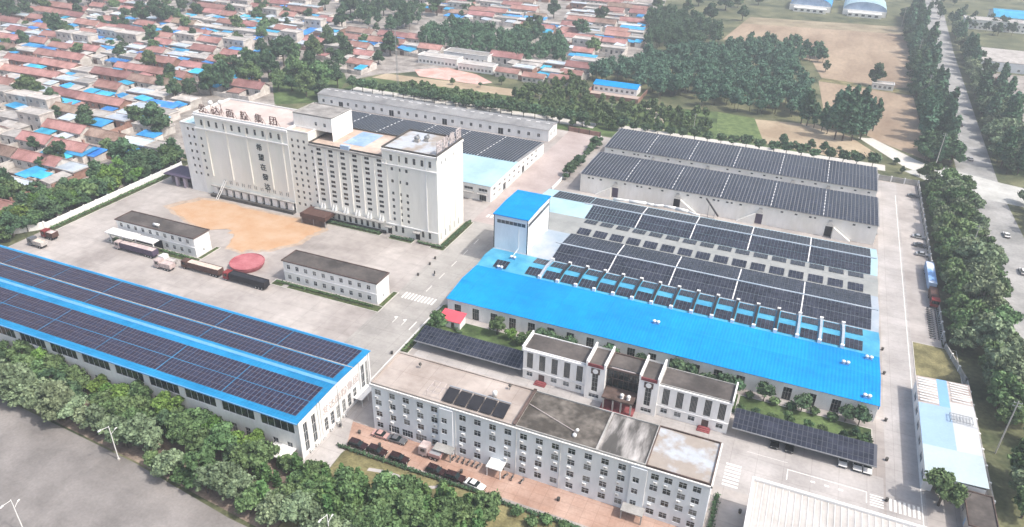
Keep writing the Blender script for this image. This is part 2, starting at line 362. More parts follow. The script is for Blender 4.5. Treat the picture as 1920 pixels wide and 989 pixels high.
# fields beyond the compound
sheet('stubble_field', [(-72, 598), (-64, 700), (62, 722), (58, 520), (36, 505), (4, 512), (-5, 560)], 'stubble', .004)
sheet('lower_field', [(2, 506), (56, 498), (58, 380), (34, 402), (8, 440)], 'stubble', .004)
sheet('near_field', [(-26, 408), (5, 414), (22, 402), (36, 378), (18, 366), (-18, 372)], 'stubble_pale', .006)
sheet('crop_field', [(-46, 412), (-26, 410), (-18, 376), (-40, 370)], 'crop', .008)
sheet('village_green', P_((508, 132), (640, 122), (650, 150), (625, 192), (515, 196)), 'lawn', .016)
sheet('field_far_band', [(-66, 668), (-64, 699.5), (61.5, 721), (61, 690)], pm('olive_stubble', (.23, .19, .125), var=.15, scale=.06, c2=(.29, .245, .17)), .012)
sheet('perimeter_path', rect(-247, 354.5, -100, 363), 'perimeter_white', .014)
sheet('warehouse_back_path', rect(-88, 358, 38, 366), 'perimeter_white', .014)
sheet('field_strip', [(2, 506.5), (56.5, 498.5), (57, 508), (36, 511), (4, 516)], 'dry_grass', .012)
sheet('straw_field', [(-250, 384), (-247, 396), (-163, 401), (-150, 388)], 'stubble_pale', .01)
sheet('green_strip', [(-252, 346), (-252, 384), (-150, 388), (-90, 405), (-46, 412), (-40, 370), (34, 366), (34, 346)], 'lawn', .006)
sheet('playground', [(-236, 412), (-226, 400), (-186, 400), (-180, 408), (-196, 420), (-220, 426)], pm('pink_ground', (.52, .30, .25), var=.12, scale=.15, c2=(.58, .40, .36)), .012)
sheet('farm_track', [(-88, 410), (-84, 411), (-70, 384), (-66, 368), (-70, 367), (-75, 384)], 'dirt_track', .012)
sheet('white_track', [(26, 402), (33, 404), (52, 380), (66, 366), (62, 356), (46, 368)], pm('pale_track', (.55, .53, .49), var=.1, scale=.2), .012)
# highway to the right, side road and the street in front
sheet('country_road', [(68, 356), (84, 352), (86, 460), (90, 640), (100, 900), (84, 900), (77, 700), (70, 460)], 'far_road', .008)
sheet('country_road_bend', [(68, 356.3), (69, 300), (70, 180), (66, 60), (82, 60), (86, 180), (86, 290), (84, 352.3)], 'far_road', .012)
sheet('crossing_road', [(46, 362), (64, 345), (140, 330), (140, 350), (84.2, 366), (62, 376)], pm('pale_asphalt', (.40, .40, .38), var=.1, scale=.1, c2=(.46, .46, .44)), .016)
sheet('street', [(-420, 50), (-420, 97), (-170, 87.2), (-125, 84), (-95, 80), (-60, 78), (40, 77), (40, 20), (-420, 20)], 'asphalt', .008)
sheet('rubble_lot', rect(93, 470, 200, 585), 'village_ground', .012)
sheet('far_green', [(92, 380), (200, 380), (200, 450), (92, 455)], 'lawn', .012)
sheet('garden', [(-84, 82), (-84, 107.4), (4.4, 107.4), (4.4, 82)], 'dry_grass', .012)
sheet('belt_soil', [(-250, 91.5), (-170, 87.8), (-125, 84.4), (-84.2, 80), (-84.2, 98.2), (-91, 99.5), (-250, 99.5)], 'bare_soil', .012)
gp = MB(); pth = [at(*p) for p in ((690, 880), (715, 884), (745, 893), (765, 905), (785, 915), (815, 914), (840, 905))]
for (a, b) in zip(pth, pth[1:]):
    gp.quad((a[0], a[1]-.5, .016), (b[0], b[1]-.5, .016), (b[0], b[1]+.5, .016), (a[0], a[1]+.5, .016))
tag(gp.build('garden_path', 'pale_concrete'), kind='structure')
# lawns inside the compound
def lawn(x0, y0, x1, y1, name='lawn_bed', mat='lawn', kerb=True):
    o = sheet(name, rect(x0, y0, x1, y1), mat, .10)
    if kerb:
        k = MB()
        for a in ((x0-.2, y0-.2, x1+.2, y0), (x0-.2, y1, x1+.2, y1+.2), (x0-.2, y0, x0, y1), (x1, y0, x1+.2, y1)): k.box(a[0], a[1], 0, a[2], a[3], .14, nobot=True)
        k.build('kerb', 'kerb', o)
    return o
lawn(-87.5, 157.2, -57, 166.8); lawn(-56, 158.4, -1.5, 166.6); lawn(-1, 157.4, 31, 166.4)
lawn(-92.3, 146.5, -89.9, 173, mat='hedge_green'); lawn(42.6, 190.5, 54, 213, mat='dry_grass')
lawn(-148.5, 161.2, -108.6, 164.2, mat='hedge_green'); lawn(-110.3, 164.5, -108.7, 173.5, mat='hedge_green')
lawn(-219, 161.2, -180.2, 164.3, mat='hedge_green'); lawn(-181.6, 164.6, -180.1, 173.5, mat='hedge_green'); lawn(-223, 164.6, -217.6, 173, mat='hedge_green')
lawn(-114, 204.6, -108.6, 207.4, mat='hedge_green'); lawn(-111.6, 207.7, -108.6, 229.5, mat='hedge_green'); lawn(-131, 204.6, -121.5, 207.6, mat='hedge_green'); lawn(-160, 205.2, -135, 207.6, mat='hedge_green')
lawn(-246, 158, -242.5, 216, mat='hedge_green')
# painted markings
mk = MB()
for i in range(10): mk.box(-106.5+i*1.15, 171.6, .012, -105.9+i*1.15, 175.2, .016)
for i in range(8): mk.box(-106.5+i*1.6, 236.2, .016, -105.5+i*1.6, 238.8, .02)
for i in range(5): mk.box(-101.1, 178+i*9, .012, -100.9, 182+i*9, .016)
for (ax, ay) in ((-101.8, 160.5), (-98.6, 160.2)):     # turn arrows
    mk.box(ax, ay-2.2, .012, ax+.18, ay+.5, .016); mk.poly([(ax-1., ay+.65, .016), (ax-.1, ay-.1, .016), (ax+.1, ay+1.4, .016)]); mk.box(ax-.15, ay+.51, .012, ax+.18, ay+.8, .016)
mk.box(-95.4, 156.8, .012, -95.1, 161.5, .016)
for i in range(7): mk.box(-.6, 132.4+i*1.15, .012, 2.9, 133+i*1.15, .016)
for i in range(7): mk.box(34.6+i*.95, 139.6, .012, 35.1+i*.95, 143.4, .016)
for i in range(5): mk.box(30.6, 139.6+i*.8, .012, 33.4, 139.95+i*.8, .016)
for a in ((12.8, 143.3, 30, 143.5), (12.8, 139.9, 13, 143.3), (29.8, 139.9, 30, 143.3), (3.4, 145.6, 12.8, 145.7)): mk.box(a[0], a[1], .012, a[2], a[3], .016)
for i in range(3): mk.box(18+i*3, 141.4, .012, 19+i*3, 141.9, .016)
mk.box(41.2, 100, .012, 41.4, 330, .016); mk.box(-93, 131.6, .012, -92.7, 172, .016)
tag(mk.build('road_markings', 'road_paint'), kind='structure')
# grain drying on the yard
gm = MB(); gr = random.Random(3); n = 64; ring = []
base = [(-221, 191), (-214, 203), (-196, 203.5), (-170, 203.5), (-157, 201), (-158, 190), (-163, 181), (-172, 174.5), (-178, 175), (-181, 182), (-188, 187), (-196, 182)]
pts = []
for i in range(len(base)):
    a = base[i-1]; b = base[i]
    for k in range(6):
        t = k/6; pts.append((a[0]+(b[0]-a[0])*t+gr.uniform(-1, 1), a[1]+(b[1]-a[1])*t+gr.uniform(-.8, .8)))
cxg = sum(p[0] for p in pts)/len(pts); cyg = sum(p[1] for p in pts)/len(pts)
for i in range(len(pts)):
    a = pts[i-1]; b = pts[i]; L = lambda p, t: (cxg+(p[0]-cxg)*t, cyg+(p[1]-cyg)*t)
    i0, i1 = L(a, .94), L(b, .94); o0, o1 = L(a, 1.09), L(b, 1.09)
    gm.quad((o0[0], o0[1], .008), (a[0], a[1], .0101), (b[0], b[1], .0101), (o1[0], o1[1], .008), 1)
    gm.quad((a[0], a[1], .01), (i0[0], i0[1], .09), (i1[0], i1[1], .09), (b[0], b[1], .01)); gm.tri((i0[0], i0[1], .09), (cxg, cyg, .11), (i1[0], i1[1], .09))
tag(gm.build('drying_grain', ['grain', pm('thin_grain', (.36, .285, .225), var=.1, scale=.4, c2=(.41, .32, .25), fine=2.)]), 'orange grain spread out to dry on the concrete yard', 'grain', kind='stuff')
# ------------------------------------------------------------------ solar panels
PANEL = {}
def panel_mesh(w_, l, g, f):
    k = (w_, l, g, f)
    if k not in PANEL:
        m = MB(); m.box(-w_/2, -l/2, 0, w_/2, l/2, .045, 1, nobot=True); b = .045
        m.quad((-w_/2+b, -l/2+b, .05), (w_/2-b, -l/2+b, .05), (w_/2-b, l/2-b, .05), (-w_/2+b, l/2-b, .05), 0)
        PANEL[k] = m.mesh('solar_panel', [g, f])
    return PANEL[k]
def solar(root, cells, w_, l, g='solar_glass', f='solar_frame', single=0):
    """cells: (x, y, z, tilt about x); the nearest ones are single panels, the rest one mesh"""
    cells = sorted(cells, key=lambda c: c[0]**2+c[1]**2); L = root.location
    me = panel_mesh(w_, l, g, f)
    cs = [c for c in cells if inview(c[0], c[1], c[2], 0)]; one = cs[:single]; ids = set(map(id, one)); rest = [c for c in cells if id(c) not in ids]
    for c in one:
        o = inst('solar_panel', me, root, (c[0]-L.x, c[1]-L.y, c[2]-L.z)); o.rotation_euler = (c[3], 0, 0)
    if rest:
        P = np.array([v.co[:] for v in me.vertices]); F = [tuple(p.vertices) for p in me.polygons]; MI = [p.material_index for p in me.polygons]; nv = len(P)
        V = []; FF = []; MM = []
        for i, (x, y, z, t) in enumerate(rest):
            ct, st = math.cos(t), math.sin(t)
            Q = np.stack([P[:, 0]+x-L.x, P[:, 1]*ct-P[:, 2]*st+y-L.y, P[:, 1]*st+P[:, 2]*ct+z-L.z], 1); V.append(Q)
            FF += [tuple(i*nv+k for k in q) for q in F]; MM += MI
        m2 = bpy.data.meshes.new('solar_array'); m2.from_pydata(np.concatenate(V).tolist(), [], FF)
        m2.materials.append(MATS[g]); m2.materials.append(MATS[f]); m2.polygons.foreach_set('material_index', MM)
        tag(inst('solar_array', m2, root), kind='stuff')
def grid(x0, x1, y0, y1, zf, w_, l, gx, gy, skip=()):
    out = []; dy = .01; ny = int((y1-y0+gy+.02)/(l+gy)); cuts = [x0-.12]+sorted((a+b)/2 for a, b in skip if x0 < (a+b)/2 < x1)+[x1+.12]
    for j in range(ny):
        y = y0+l/2+j*(l+gy); t = math.atan((zf(y+dy)-zf(y-dy))/(2*dy))
        for a, b in zip(cuts, cuts[1:]):
            n = int((b-a-.24+gx+.01)/(w_+gx))
            if n < 1: continue
            pt = (b-a-.24+gx)/n; s0 = a+.12+w_/2
            for i in range(n): out.append((s0+i*pt, y, zf(y)+.12, t))
    return out
# ------------------------------------------------------------------ lettering
def letter(ch, size, depth, mat, parent, loc, rz, bold=.03):
    cu = bpy.data.curves.new('sign_letter', 'FONT'); cu.body = ch; cu.size = size; cu.extrude = depth/2; cu.offset = bold*size*.22; cu.align_x = 'CENTER'
    ob = bpy.data.objects.new('sign_letter', cu); COL.objects.link(ob)
    dg = bpy.context.evaluated_depsgraph_get(); me = bpy.data.meshes.new_from_object(ob.evaluated_get(dg))
    bpy.data.objects.remove(ob); bpy.data.curves.remove(cu)
    # stand it up: text x -> x, text y -> z
    R = Matrix.Rotation(math.pi/2, 4, 'X'); me.transform(R); me.materials.clear(); me.materials.append(MATS[mat]); me.name = 'sign_letter'
    L = parent.location; return inst('sign_letter', me, parent, (loc[0]-L.x, loc[1]-L.y, loc[2]-L.z), rz)
# ------------------------------------------------------------------ building helpers
def shell(root, x0, y0, x1, y1, z0, z1, holes, mat, depth=.2, name='wall', mr=None):
    """four walls with openings; holes: dict side -> list of (u0,z0,u1,z1). Sides f(-y) r(+x) b(+y) l(-x)"""
    mb = MB(); S = {'f': ((x0, y0), (1, 0), x1-x0), 'r': ((x1, y0), (0, 1), y1-y0), 'b': ((x1, y1), (-1, 0), x1-x0), 'l': ((x0, y1), (0, -1), y1-y0)}
    mats = [mat] if mr is None else [mat, mr]
    for k, (p0, u, L) in S.items(): facade(mb, p0, u, L, z0, z1, holes.get(k, []), depth, 0, None if mr is None else 1)
    mb.build(name, mats, root); return S
def flat_roof(root, x0, y0, x1, y1, z, mat, par=.5, pt=.25, pmat='white_trim', over=0., name='roof'):
    r = MB(); r.box(x0-over, y0-over, z-.15, x1+over, y1+over, z, 0); o = r.build(name, mat, root)
    if par:
        p = MB(); a, b, c, d = x0-over, y0-over, x1+over, y1+over
        p.box(a, b, z+.003, c, b+pt, z+par); p.box(a, d-pt, z+.003, c, d, z+par); p.box(a, b+pt, z+.003, a+pt, d-pt, z+par); p.box(c-pt, b+pt, z+.003, c, d-pt, z+par)
        L = root.location; me = p.mesh('parapet', [pmat], tuple(L)); inst('parapet', me, o)
    return o
SILL = MB(); SILL.box(-.8, -.16, -.09, .8, .0, -.005); SILLM = SILL.mesh('sill', ['white_trim'])
ACU = MB(); ACU.box(-.42, -.34, 0, .42, -.03, .62, 0); ACU.cyl((-.08, -.345, .31), (-.08, -.36, .31), .22, n=10, m=1); ACU.box(-.4, -.32, -.07, -.34, -.02, -.003, 1); ACU.box(.34, -.32, -.07, .4, -.02, -.003, 1)
ACM = ACU.mesh('air_conditioner', ['white_paint', 'grey_metal'])
# ------------------------------------------------------------------ office block, four storeys, in front
r = T('office_block', 'long four-storey pale office block with beige and dark flat roofs, front of picture', 'building', (-42, 122, 0))
X0, X1, Y0, Y1, ZT = -81.8, -2.4, 116.3, 129.5, 14.0
cols = [-80.1]+[-76.3+3.73*i for i in range(4)]+[-57.9+3.73*i for i in range(11)]+[-13.6, -10.8, -7.8, -4.9]
hf = []; flz = [.9, 4.35, 7.75, 10.9]
for c in cols:
    for k, z in enumerate(flz):
        if k == 0 and c in cols[1:4]: continue
        hf.append((c-X0-.85, z, c-X0+.85, z+1.65))
bigs = [(c-X0-1.45, .6, c-X0+1.45, 2.7) for c in cols[1:4]]
S = shell(r, X0, Y0, X1, Y1, 0, ZT, {'f': hf+bigs, 'r': [(2+k*3.6, z, 3.6+k*3.6, z+1.6) for k in range(3) for z in flz]}, 'blue_white_wall')
for h in hf:
    o = put_window(r, S['f'][0], S['f'][1], h, sill=SILLM, joined=False, nv=1, nh=1)
    if rng.random() < .72 and h[1] > 1: inst('air_conditioner', ACM, r, (X0+h[0]+rng.choice((.5, 1.1))+42, Y0-122, h[1]-.95))
for h in bigs: put_window(r, S['f'][0], S['f'][1], h, joined=False, nv=3, nh=1)
for k in range(3):
    for z in flz: put_window(r, S['r'][0], S['r'][1], (2+k*3.6, z, 3.6+k*3.6, z+1.6), joined=False)
for bx in (-61.9, -16.9):      # projecting stair bays
    b = MB(); hb = [(.55, z, 1.95, z+1.5) for z in (2.4, 5.8, 9.0)]
    facade(b, (bx-1.7, Y0-.5), (1, 0), 3.4, 0, ZT-.8, hb, .2)
    b.quad((bx+1.7, Y0-.5, 0), (bx+1.7, Y0, 0), (bx+1.7, Y0, ZT-.8), (bx+1.7, Y0-.5, ZT-.8)); b.quad((bx-1.7, Y0, 0), (bx-1.7, Y0-.5, 0), (bx-1.7, Y0-.5, ZT-.8), (bx-1.7, Y0, ZT-.8))
    b.quad((bx-1.7, Y0-.5, ZT-.8), (bx+1.7, Y0-.5, ZT-.8), (bx+1.7, Y0, ZT-.8), (bx-1.7, Y0, ZT-.8)); b.build('stair_bay', 'blue_white_wall', r)
    for h in hb: put_window(r, (bx-1.7, Y0-.5), (1, 0), h, joined=False)
    c = MB(); c.box(bx-2.4, Y0-3., 2.5, bx+2.4, Y0-.52, 2.7); c.box(bx-2.3, Y0-2.9, 0, bx-2.05, Y0-2.65, 2.5); c.box(bx+2.05, Y0-2.9, 0, bx+2.3, Y0-2.65, 2.5); c.build('entrance_canopy', 'grey_stone', r)
    d = MB(); d.box(bx-1.2, Y0-.56, 0, bx+1.2, Y0-.51, 2.2); d.build('door', 'dark_opening', r)
c = MB(); c.box(-50.6, Y0-3.2, 2.6, -46.8, Y0-.02, 2.85); c.box(-50.4, Y0-3.1, 0, -50.2, Y0-2.9, 2.6); c.box(-47.2, Y0-3.1, 0, -47., Y0-2.9, 2.6); c.build('entrance_canopy', 'white_paint', r)
d = MB(); d.box(-50, Y0-.06, 0, -47.4, Y0-.01, 2.4); d.build('door', 'dark_opening', r)
co = MB(); co.box(X0-.35, Y0-.35, ZT-.35, X1+.35, Y0-.003, ZT-.1); co.box(X0-.35, Y0-.35, ZT-.7, -63.7, Y0-.003, ZT-.5); co.box(X1+.003, Y0-.35, ZT-.35, X1+.35, Y1+.35, ZT-.1); co.box(X0-.35, Y0-.003, ZT-.35, X0-.003, Y1+.35, ZT-.1); co.build('cornice', 'white_trim', r)
flat_roof(r, X0, Y0, -45.2, Y1, ZT, 'beige_roof', .38, .22, 'beige_roof'); flat_roof(r, -45.2+.006, Y0, -26.5, Y1, ZT, 'old_roof', .38, .22, 'grey_stone')
flat_roof(r, -26.5+.006, Y0, -15.8, Y1, ZT, 'patched_roof', .38, .22, 'grey_stone'); flat_roof(r, -15.8+.006, Y0, X1, Y1, ZT, 'pale_patch_roof', .38, .22, 'brown_stone')
dw = MB(); dw.box(-45.6, Y0-.02, ZT+.4, -44.9, Y1, ZT+.75); dw.build('party_wall', 'brown_stone', r)
for px in (-59.6, -76.9, -44.6, -34.2, -15.2): q = MB(); q.cyl((px, Y0-.12, 0), (px, Y0-.12, ZT-.4), .09, n=6); q.build('drainpipe', 'white_paint', r)
for i in range(5):       # solar water heaters on the roof
    x = -62.2+i*3.15; q = T('solar_heater', 'dark slanted solar water heater, %s from the left on the beige roof' % ordw(i+1), 'solar heater', (x, 118.3, ZT), 0, 'solar heaters on the office roof')
    m = MB(); m.hull8([(x-1.4, 117.3, ZT+.35), (x+1.4, 117.3, ZT+.35), (x+1.4, 121.3, ZT+1.15), (x-1.4, 121.3, ZT+1.15)], [(x-1.4, 117.25, ZT+.45), (x+1.4, 117.25, ZT+.45), (x+1.4, 121.25, ZT+1.25), (x-1.4, 121.25, ZT+1.25)]); m.build('collector', 'truck_black', q)
    t = MB(); t.cyl((x-1.45, 121.6, ZT+1.3), (x+1.45, 121.6, ZT+1.3), .2, n=10); t.build('tank', 'car_silver', q)
    for dx in (-1.3, 1.3): t = MB(); t.cyl((x+dx, 121.3, ZT), (x+dx, 121.3, ZT+1.15), .05, n=5); t.cyl((x+dx, 117.4, ZT), (x+dx, 117.4, ZT+.4), .05, n=5); t.build('stand_leg', 'grey_metal', q)
q = T('water_tank', 'white upright tank beside the dark solar water heaters on the roof', 'tank', (-53, 123.4, ZT))
m = MB(); m.lathe(-53, 123.4, [(0, ZT+.25), (.55, ZT+.25), (.55, ZT+1.7), (.35, ZT+2.), (0, ZT+2.1)], 14); m.build('tank_body', 'white_paint', q, True)
for a in range(3): m = MB(); m.cyl((-53+.4*math.cos(a*2.1), 123.4+.4*math.sin(a*2.1), ZT), (-53+.4*math.cos(a*2.1), 123.4+.4*math.sin(a*2.1), ZT+.3), .05, n=5); m.build('leg', 'grey_metal', q)
q = T('pipe_frame', 'rusty steel frame standing on the beige roof beside the solar heaters', 'frame', (-65.4, 119.5, ZT))
m = MB()
for (a, b) in ((-67.6, 117.6), (-67.6, 121.6), (-64.4, 117.6), (-64.4, 121.6)): m.cyl((a, b, ZT), (a, b, ZT+1.5), .06, n=5)
for y in (117.6, 119.6, 121.6): m.cyl((-67.6, y, ZT+1.5), (-64.4, y, ZT+1.5), .06, n=5)
for x in (-67.6, -66, -64.4): m.cyl((x, 117.6, ZT+1.5), (x, 121.6, ZT+1.5), .06, n=5)
m.build('tube_frame', 'sign_faint', q)
for (x, y, lb, nm) in ((-31.8, 119.6, 'white twin-globe vent on the dark flat office roof', 'roof_vent'), (-74, 126.2, 'small dark vent near the far corner of the beige office roof', 'roof_vent'), (-51, 127.6, 'small dark vent by the back parapet of the beige office roof', 'roof_vent')):
    q = T(nm, lb, 'vent', (x, y, ZT)); wt = 'white' in lb
    m = MB(); m.cyl((x, y, ZT), (x, y, ZT+.9), .12, n=6); m.build('stem', 'grey_metal', q)
    m = MB(); m.lathe(x, y, [(0, ZT+1.5), (.3, ZT+1.42), (.42, ZT+1.15), (.3, ZT+.9), (0, ZT+.85)][::-1], 10); m.build('cowl', 'white_paint' if wt else 'dark_plinth', q, True)
    if wt: m = MB(); m.lathe(x-.3, y-.9, [(0, ZT), (.5, ZT+.05), (.5, ZT+.5), (.3, ZT+.8), (0, ZT+.85)], 10); m.build('cowl', 'white_paint', q, True)
m = MB(); m.cyl((-44.8, 124.4, ZT+.3), (-31.9, 119.7, ZT+.3), .08, n=5); tag(m.build('roof_pipe', 'sign_faint'), 'thin pale pipe running across the dark flat office roof', 'pipe')
# ------------------------------------------------------------------ hall with solar roof, front left
r = T('solar_hall', 'long hall with blue metal roof covered by solar panels, front left', 'building', (-160, 115, 0))
X0, X1, Y0, Y1, ZE, YR, ZR = -262., -91.2, 100.4, 129.2, 11.5, 114.8, 11.95
hs = []
for i in range(16):
    x = 170.8-11.2*(i+1)
    if x > 0: hs.append((x+.6, 7.3, x+10, 10.4))
low = [(170.8-4.0*(i+1), 1.2, 170.8-4.0*(i+1)+1.6, 4.2) for i in range(24)]
hg = [(1.6, 1., 3.1, 9.3), (4.7, 1., 6.2, 9.3), (25.4, 1., 26.9, 9.3), (27.4, 1., 28.5, 9.3)]
arc = [(9.2+2.45*i, .8, 10.6+2.45*i, 4.8) for i in range(6)]
S = shell(r, X0, Y0, X1, Y1, 0, ZE, {'f': hs+low, 'r': hg+arc}, 'white_wall', .25)
for h in hs:
    if inview(X0+h[0], Y0, 9): put_window(r, S['f'][0], S['f'][1], h, .25, nv=4, nh=0, glass='dark_glass')
for h in low:
    if inview(X0+h[0], Y0, 3): put_window(r, S['f'][0], S['f'][1], h, .25)
for h in hg+arc: put_window(r, S['r'][0], S['r'][1], h, .25, nv=1, nh=2, frame='white_trim')
g = MB(); g.tri((X1, Y0, ZE), (X1, Y1, ZE), (X1, YR, ZR)); g.build('gable', 'white_wall', r)
for y in (100.2, 107.3, 108.3, 124.8, 129.1): m = MB(); m.box(X1+.003, y, 0, X1+.3, y+.45, ZE-.1); m.build('pilaster', 'white_trim', r)
za = lambda y: ZE+(ZR-ZE)*(y-Y0)/(YR-Y0) if y < YR else ZR+(ZE-ZR)*(y-YR)/(Y1-YR)
for (a, b, nm) in ((Y0-.7, YR, 'roof'), (YR, Y1+.7, 'roof')):
    m = MB(); xe = X1+.5; z1_, z2_ = za(a), za(b)
    m.hull8([(X0, a, z1_-.05), (xe, a, z1_-.05), (xe, b, z2_-.05), (X0, b, z2_-.05)], [(X0, a, z1_+.07), (xe, a, z1_+.07), (xe, b, z2_+.07), (X0, b, z2_+.07)]); m.build('roof', 'hall_blue', r)
m = MB(); m.box(X0, YR-.5, ZR-.02, X1+.55, YR+.5, ZR+.13); m.build('ridge_cap', 'ridge_blue', r)
m = MB(); m.box(X0, 121.8, za(121.9)-.1, X1+.5, 122.05, za(121.9)+.16); m.build('walkway', 'flat_pale', r)
m = MB(); m.box(X0, Y0-.95, ZE-.25, X1+.5, Y0-.72, ZE+.05); m.box(X0, Y1+.72, ZE-.25, X1+.5, Y1+.95, ZE+.05); m.build('gutter', 'ridge_blue', r)
gaps = [(-114.2-20.16*i, -114.2+1.12-20.16*i) for i in range(8)]
cells = []
for (a, b) in ((101.7, 106.95), (107.1, 113.95), (116.2, 121.5), (122.15, 129.3)): cells += grid(-252, -92.5, a, b, za, 1.06, 1.68, .07, .06, gaps)
solar(r, cells, 1.06, 1.68, 'solar_glass_plum', 'solar_frame_pink', 300)
for i, ch in enumerate('发达面粉集团'): letter(ch, 2.6, .08, 'sign_faint', r, (X1+.06, 110.3+i*2.6, 6.2), math.pi/2, .02)
m = MB(); m.box(X1+.02, 121.5, 2.3, X1+2.6, 127.5, 2.5); [m.cyl((X1+2.4, y, 0), (X1+2.4, y, 2.3), .07, n=5) for y in (121.8, 124.5, 127.2)]; m.build('canopy', 'white_paint', r)
m = MB(); m.box(-98.5, Y0-4.2, 2.7, -92.6, Y0-.02, 2.95); [m.cyl((x, Y0-4, 0), (x, Y0-4, 2.7), .08, n=5) for x in (-98.2, -92.9)]; m.build('canopy', 'white_paint', r)
for i, (x, y) in enumerate(((-90.6, 103.4), (-90.6, 105.6), (-90.6, 108.2), (-90.6, 111.4), (-90.6, 114.2), (-90.6, 116.8))):
    inst('air_conditioner', ACM, r, (x+160-.35, y-115, .25), math.pi/2, (1.3, 1.3, 1.3))
m = MB(); m.cyl((-89.3, 113.2, 0), (-89.3, 113.2, 13), .11, .07, n=7); q = T('lamp_pole', 'tall thin dark pole in front of the white hall gable', 'pole', (-89.3, 113.2, 0)); m.build('pole', 'grey_metal', q); m = MB(); m.box(-89.6, 113, 0, -89, 113.4, .3); m.build('base', 'kerb', q)
# ------------------------------------------------------------------ entrance office with two piers
r = T('entrance_office', 'white two-storey office with dark roof and two tall piers around a dark glass entrance', 'building', (-29, 153, 0))
YF, YB, ZC = 149.8, 157.2, 9.7
for (a, b, door) in ((-56.3, -38.7, 1), (-19.9, -2.2, 3)):
    bays = [a+1.9+3.45*i for i in range(5)]; hs = []; hl = []
    for i, c in enumerate(bays):
        hs.append((c-a-.85, 3.7, c-a+.85, 8.7)); hl.append((c-a-.85, .2 if i == door else 1.0, c-a+.85, 2.5))
    S = shell(r, a, YF, b, YB, 0, ZC, {'f': hs+hl, 'r': [(2, 4, 3.4, 8), (4.5, 4, 5.9, 8)]}, 'white_wall', .3)
    for h in hs: put_window(r, S['f'][0], S['f'][1], h, .3, nv=4, nh=0, joined=False, glass='dark_glass', frame='grey_stone')
    for i, h in enumerate(hl):
        if i == door: m = MB(); m.box(a+h[0], YF+.2, h[1], a+h[2], YF+.26, h[3]); m.build('door', 'brown_stone', r)
        else: put_window(r, S['f'][0], S['f'][1], h, .3, joined=False)
    for h in ((2, 4, 3.4, 8), (4.5, 4, 5.9, 8)): put_window(r, S['r'][0], S['r'][1], h, .3, joined=False)
    m = MB()
    for k in range(3): m.box(bays[door]-1.6+k*.15, YF-1.8+k*.5, k*.17, bays[door]+1.6-k*.15, YF-.01, (k+1)*.17)
    m.build('steps', 'red_stone', r)
    m = MB(); m.box(a-.3, YF-.45, ZC-.5, b+.3, YF-.003, ZC-.05); m.box(a, YF-.25, 2.95, b, YF-.003, 3.3)
    if a < -50: m.box(a-.3, YF-.003, ZC-.5, a-.003, YB, ZC-.05)
    else: m.box(b+.003, YF-.003, ZC-.5, b+.3, YB, ZC-.05)
    m.build('cornice', 'white_trim', r)
    flat_roof(r, a, YF, b, YB, ZC, 'dark_roof', .28, .2, 'white_trim' if a < -50 else 'grey_stone')
    m = MB(); bx = (a-.3 if a < -50 else b-.1); m.box(bx, YF-.4, ZC+.05, bx+.4, YB+.2, ZC+.95); m.build('end_parapet', 'white_trim', r)
for (a, b) in ((-38.7, -33.6), (-24.9, -19.9)):
    S = shell(r, a, YF-1., b, YB, 0, 11., {'f': [(1.75, 2.7, 3.35, 8.3), (1.2, .6, 3.9, 1.9)]}, 'white_wall', .3, 'pier')
    put_window(r, S['f'][0], S['f'][1], (1.75, 2.7, 3.35, 8.3), .3, nv=1, nh=3, glass='dark_glass', frame='grey_stone'); put_window(r, S['f'][0], S['f'][1], (1.2, .6, 3.9, 1.9), .3, nv=2)
    flat_roof(r, a, YF-1, b, YB, 10.4, 'brown_roof' if 0 else 'dark_roof', 0)
    for x in (a-.02, b-.43): m = MB(); m.box(x, YF-1.3, 10.42, x+.45, YB+.3, 12.); m.build('fin_wall', 'white_trim', r)
    m = MB(); m.box(a+.46, YF-1.2, 10.45, b-.46, YF-.95, 11.3); m.build('crown_band', 'red_stone', r)
    m = MB(); m.box((a+b)/2-1.15, YF-1.12, 8.3, (a+b)/2+1.15, YF-1.01, 10.); m.build('emblem_panel', 'brown_stone', r)
    m = MB(); m.cyl(((a+b)/2, YF-1.2, 9.2), ((a+b)/2, YF-1.13, 9.2), .72, n=18); m.build('emblem_disc', 'white_paint', r)
a, b = -33.6, -24.9
m = MB(); m.box(a, YF+1.2, 0, b, YF+1.4, 10.3); m.build('glass_front', 'dark_glass', r)
for i in range(7): m = MB(); m.box(a+.2+i*1.37, YF+1.08, 0, a+.32+i*1.37, YF+1.19, 10.2); m.build('mullion', 'brown_stone', r)
for z in (3.4, 6.8): m = MB(); m.box(a, YF+1.06, z, b, YF+1.17, z+.2); m.build('transom', 'brown_stone', r)
flat_roof(r, a+.02, YF+.1, b-.02, YB, 10.2, 'dark_roof', .35, .3, 'brown_stone')
m = MB(); m.box(a+1.2, YF+.3, 10.21, b-1.4, YF+.5, 10.75); m.build('roof_rail', 'sign_faint', r)
m = MB(); m.box(a+.3, YF-4, 3.9, b-.3, YF+1., 4.3); m.build('porch_roof', 'brown_stone', r)
for x in (a+.6, a+3.1, b-3.5, b-1.): m = MB(); m.box(x, YF-3.8, 0, x+.4, YF-3.4, 3.9); m.build('porch_column', 'grey_stone', r)
m = MB()
for k in range(4): m.box(a+.1, YF-5+k*.45, k*.15, b-.1, YF+1.05, (k+1)*.15)
m.build('steps', 'red_stone', r)
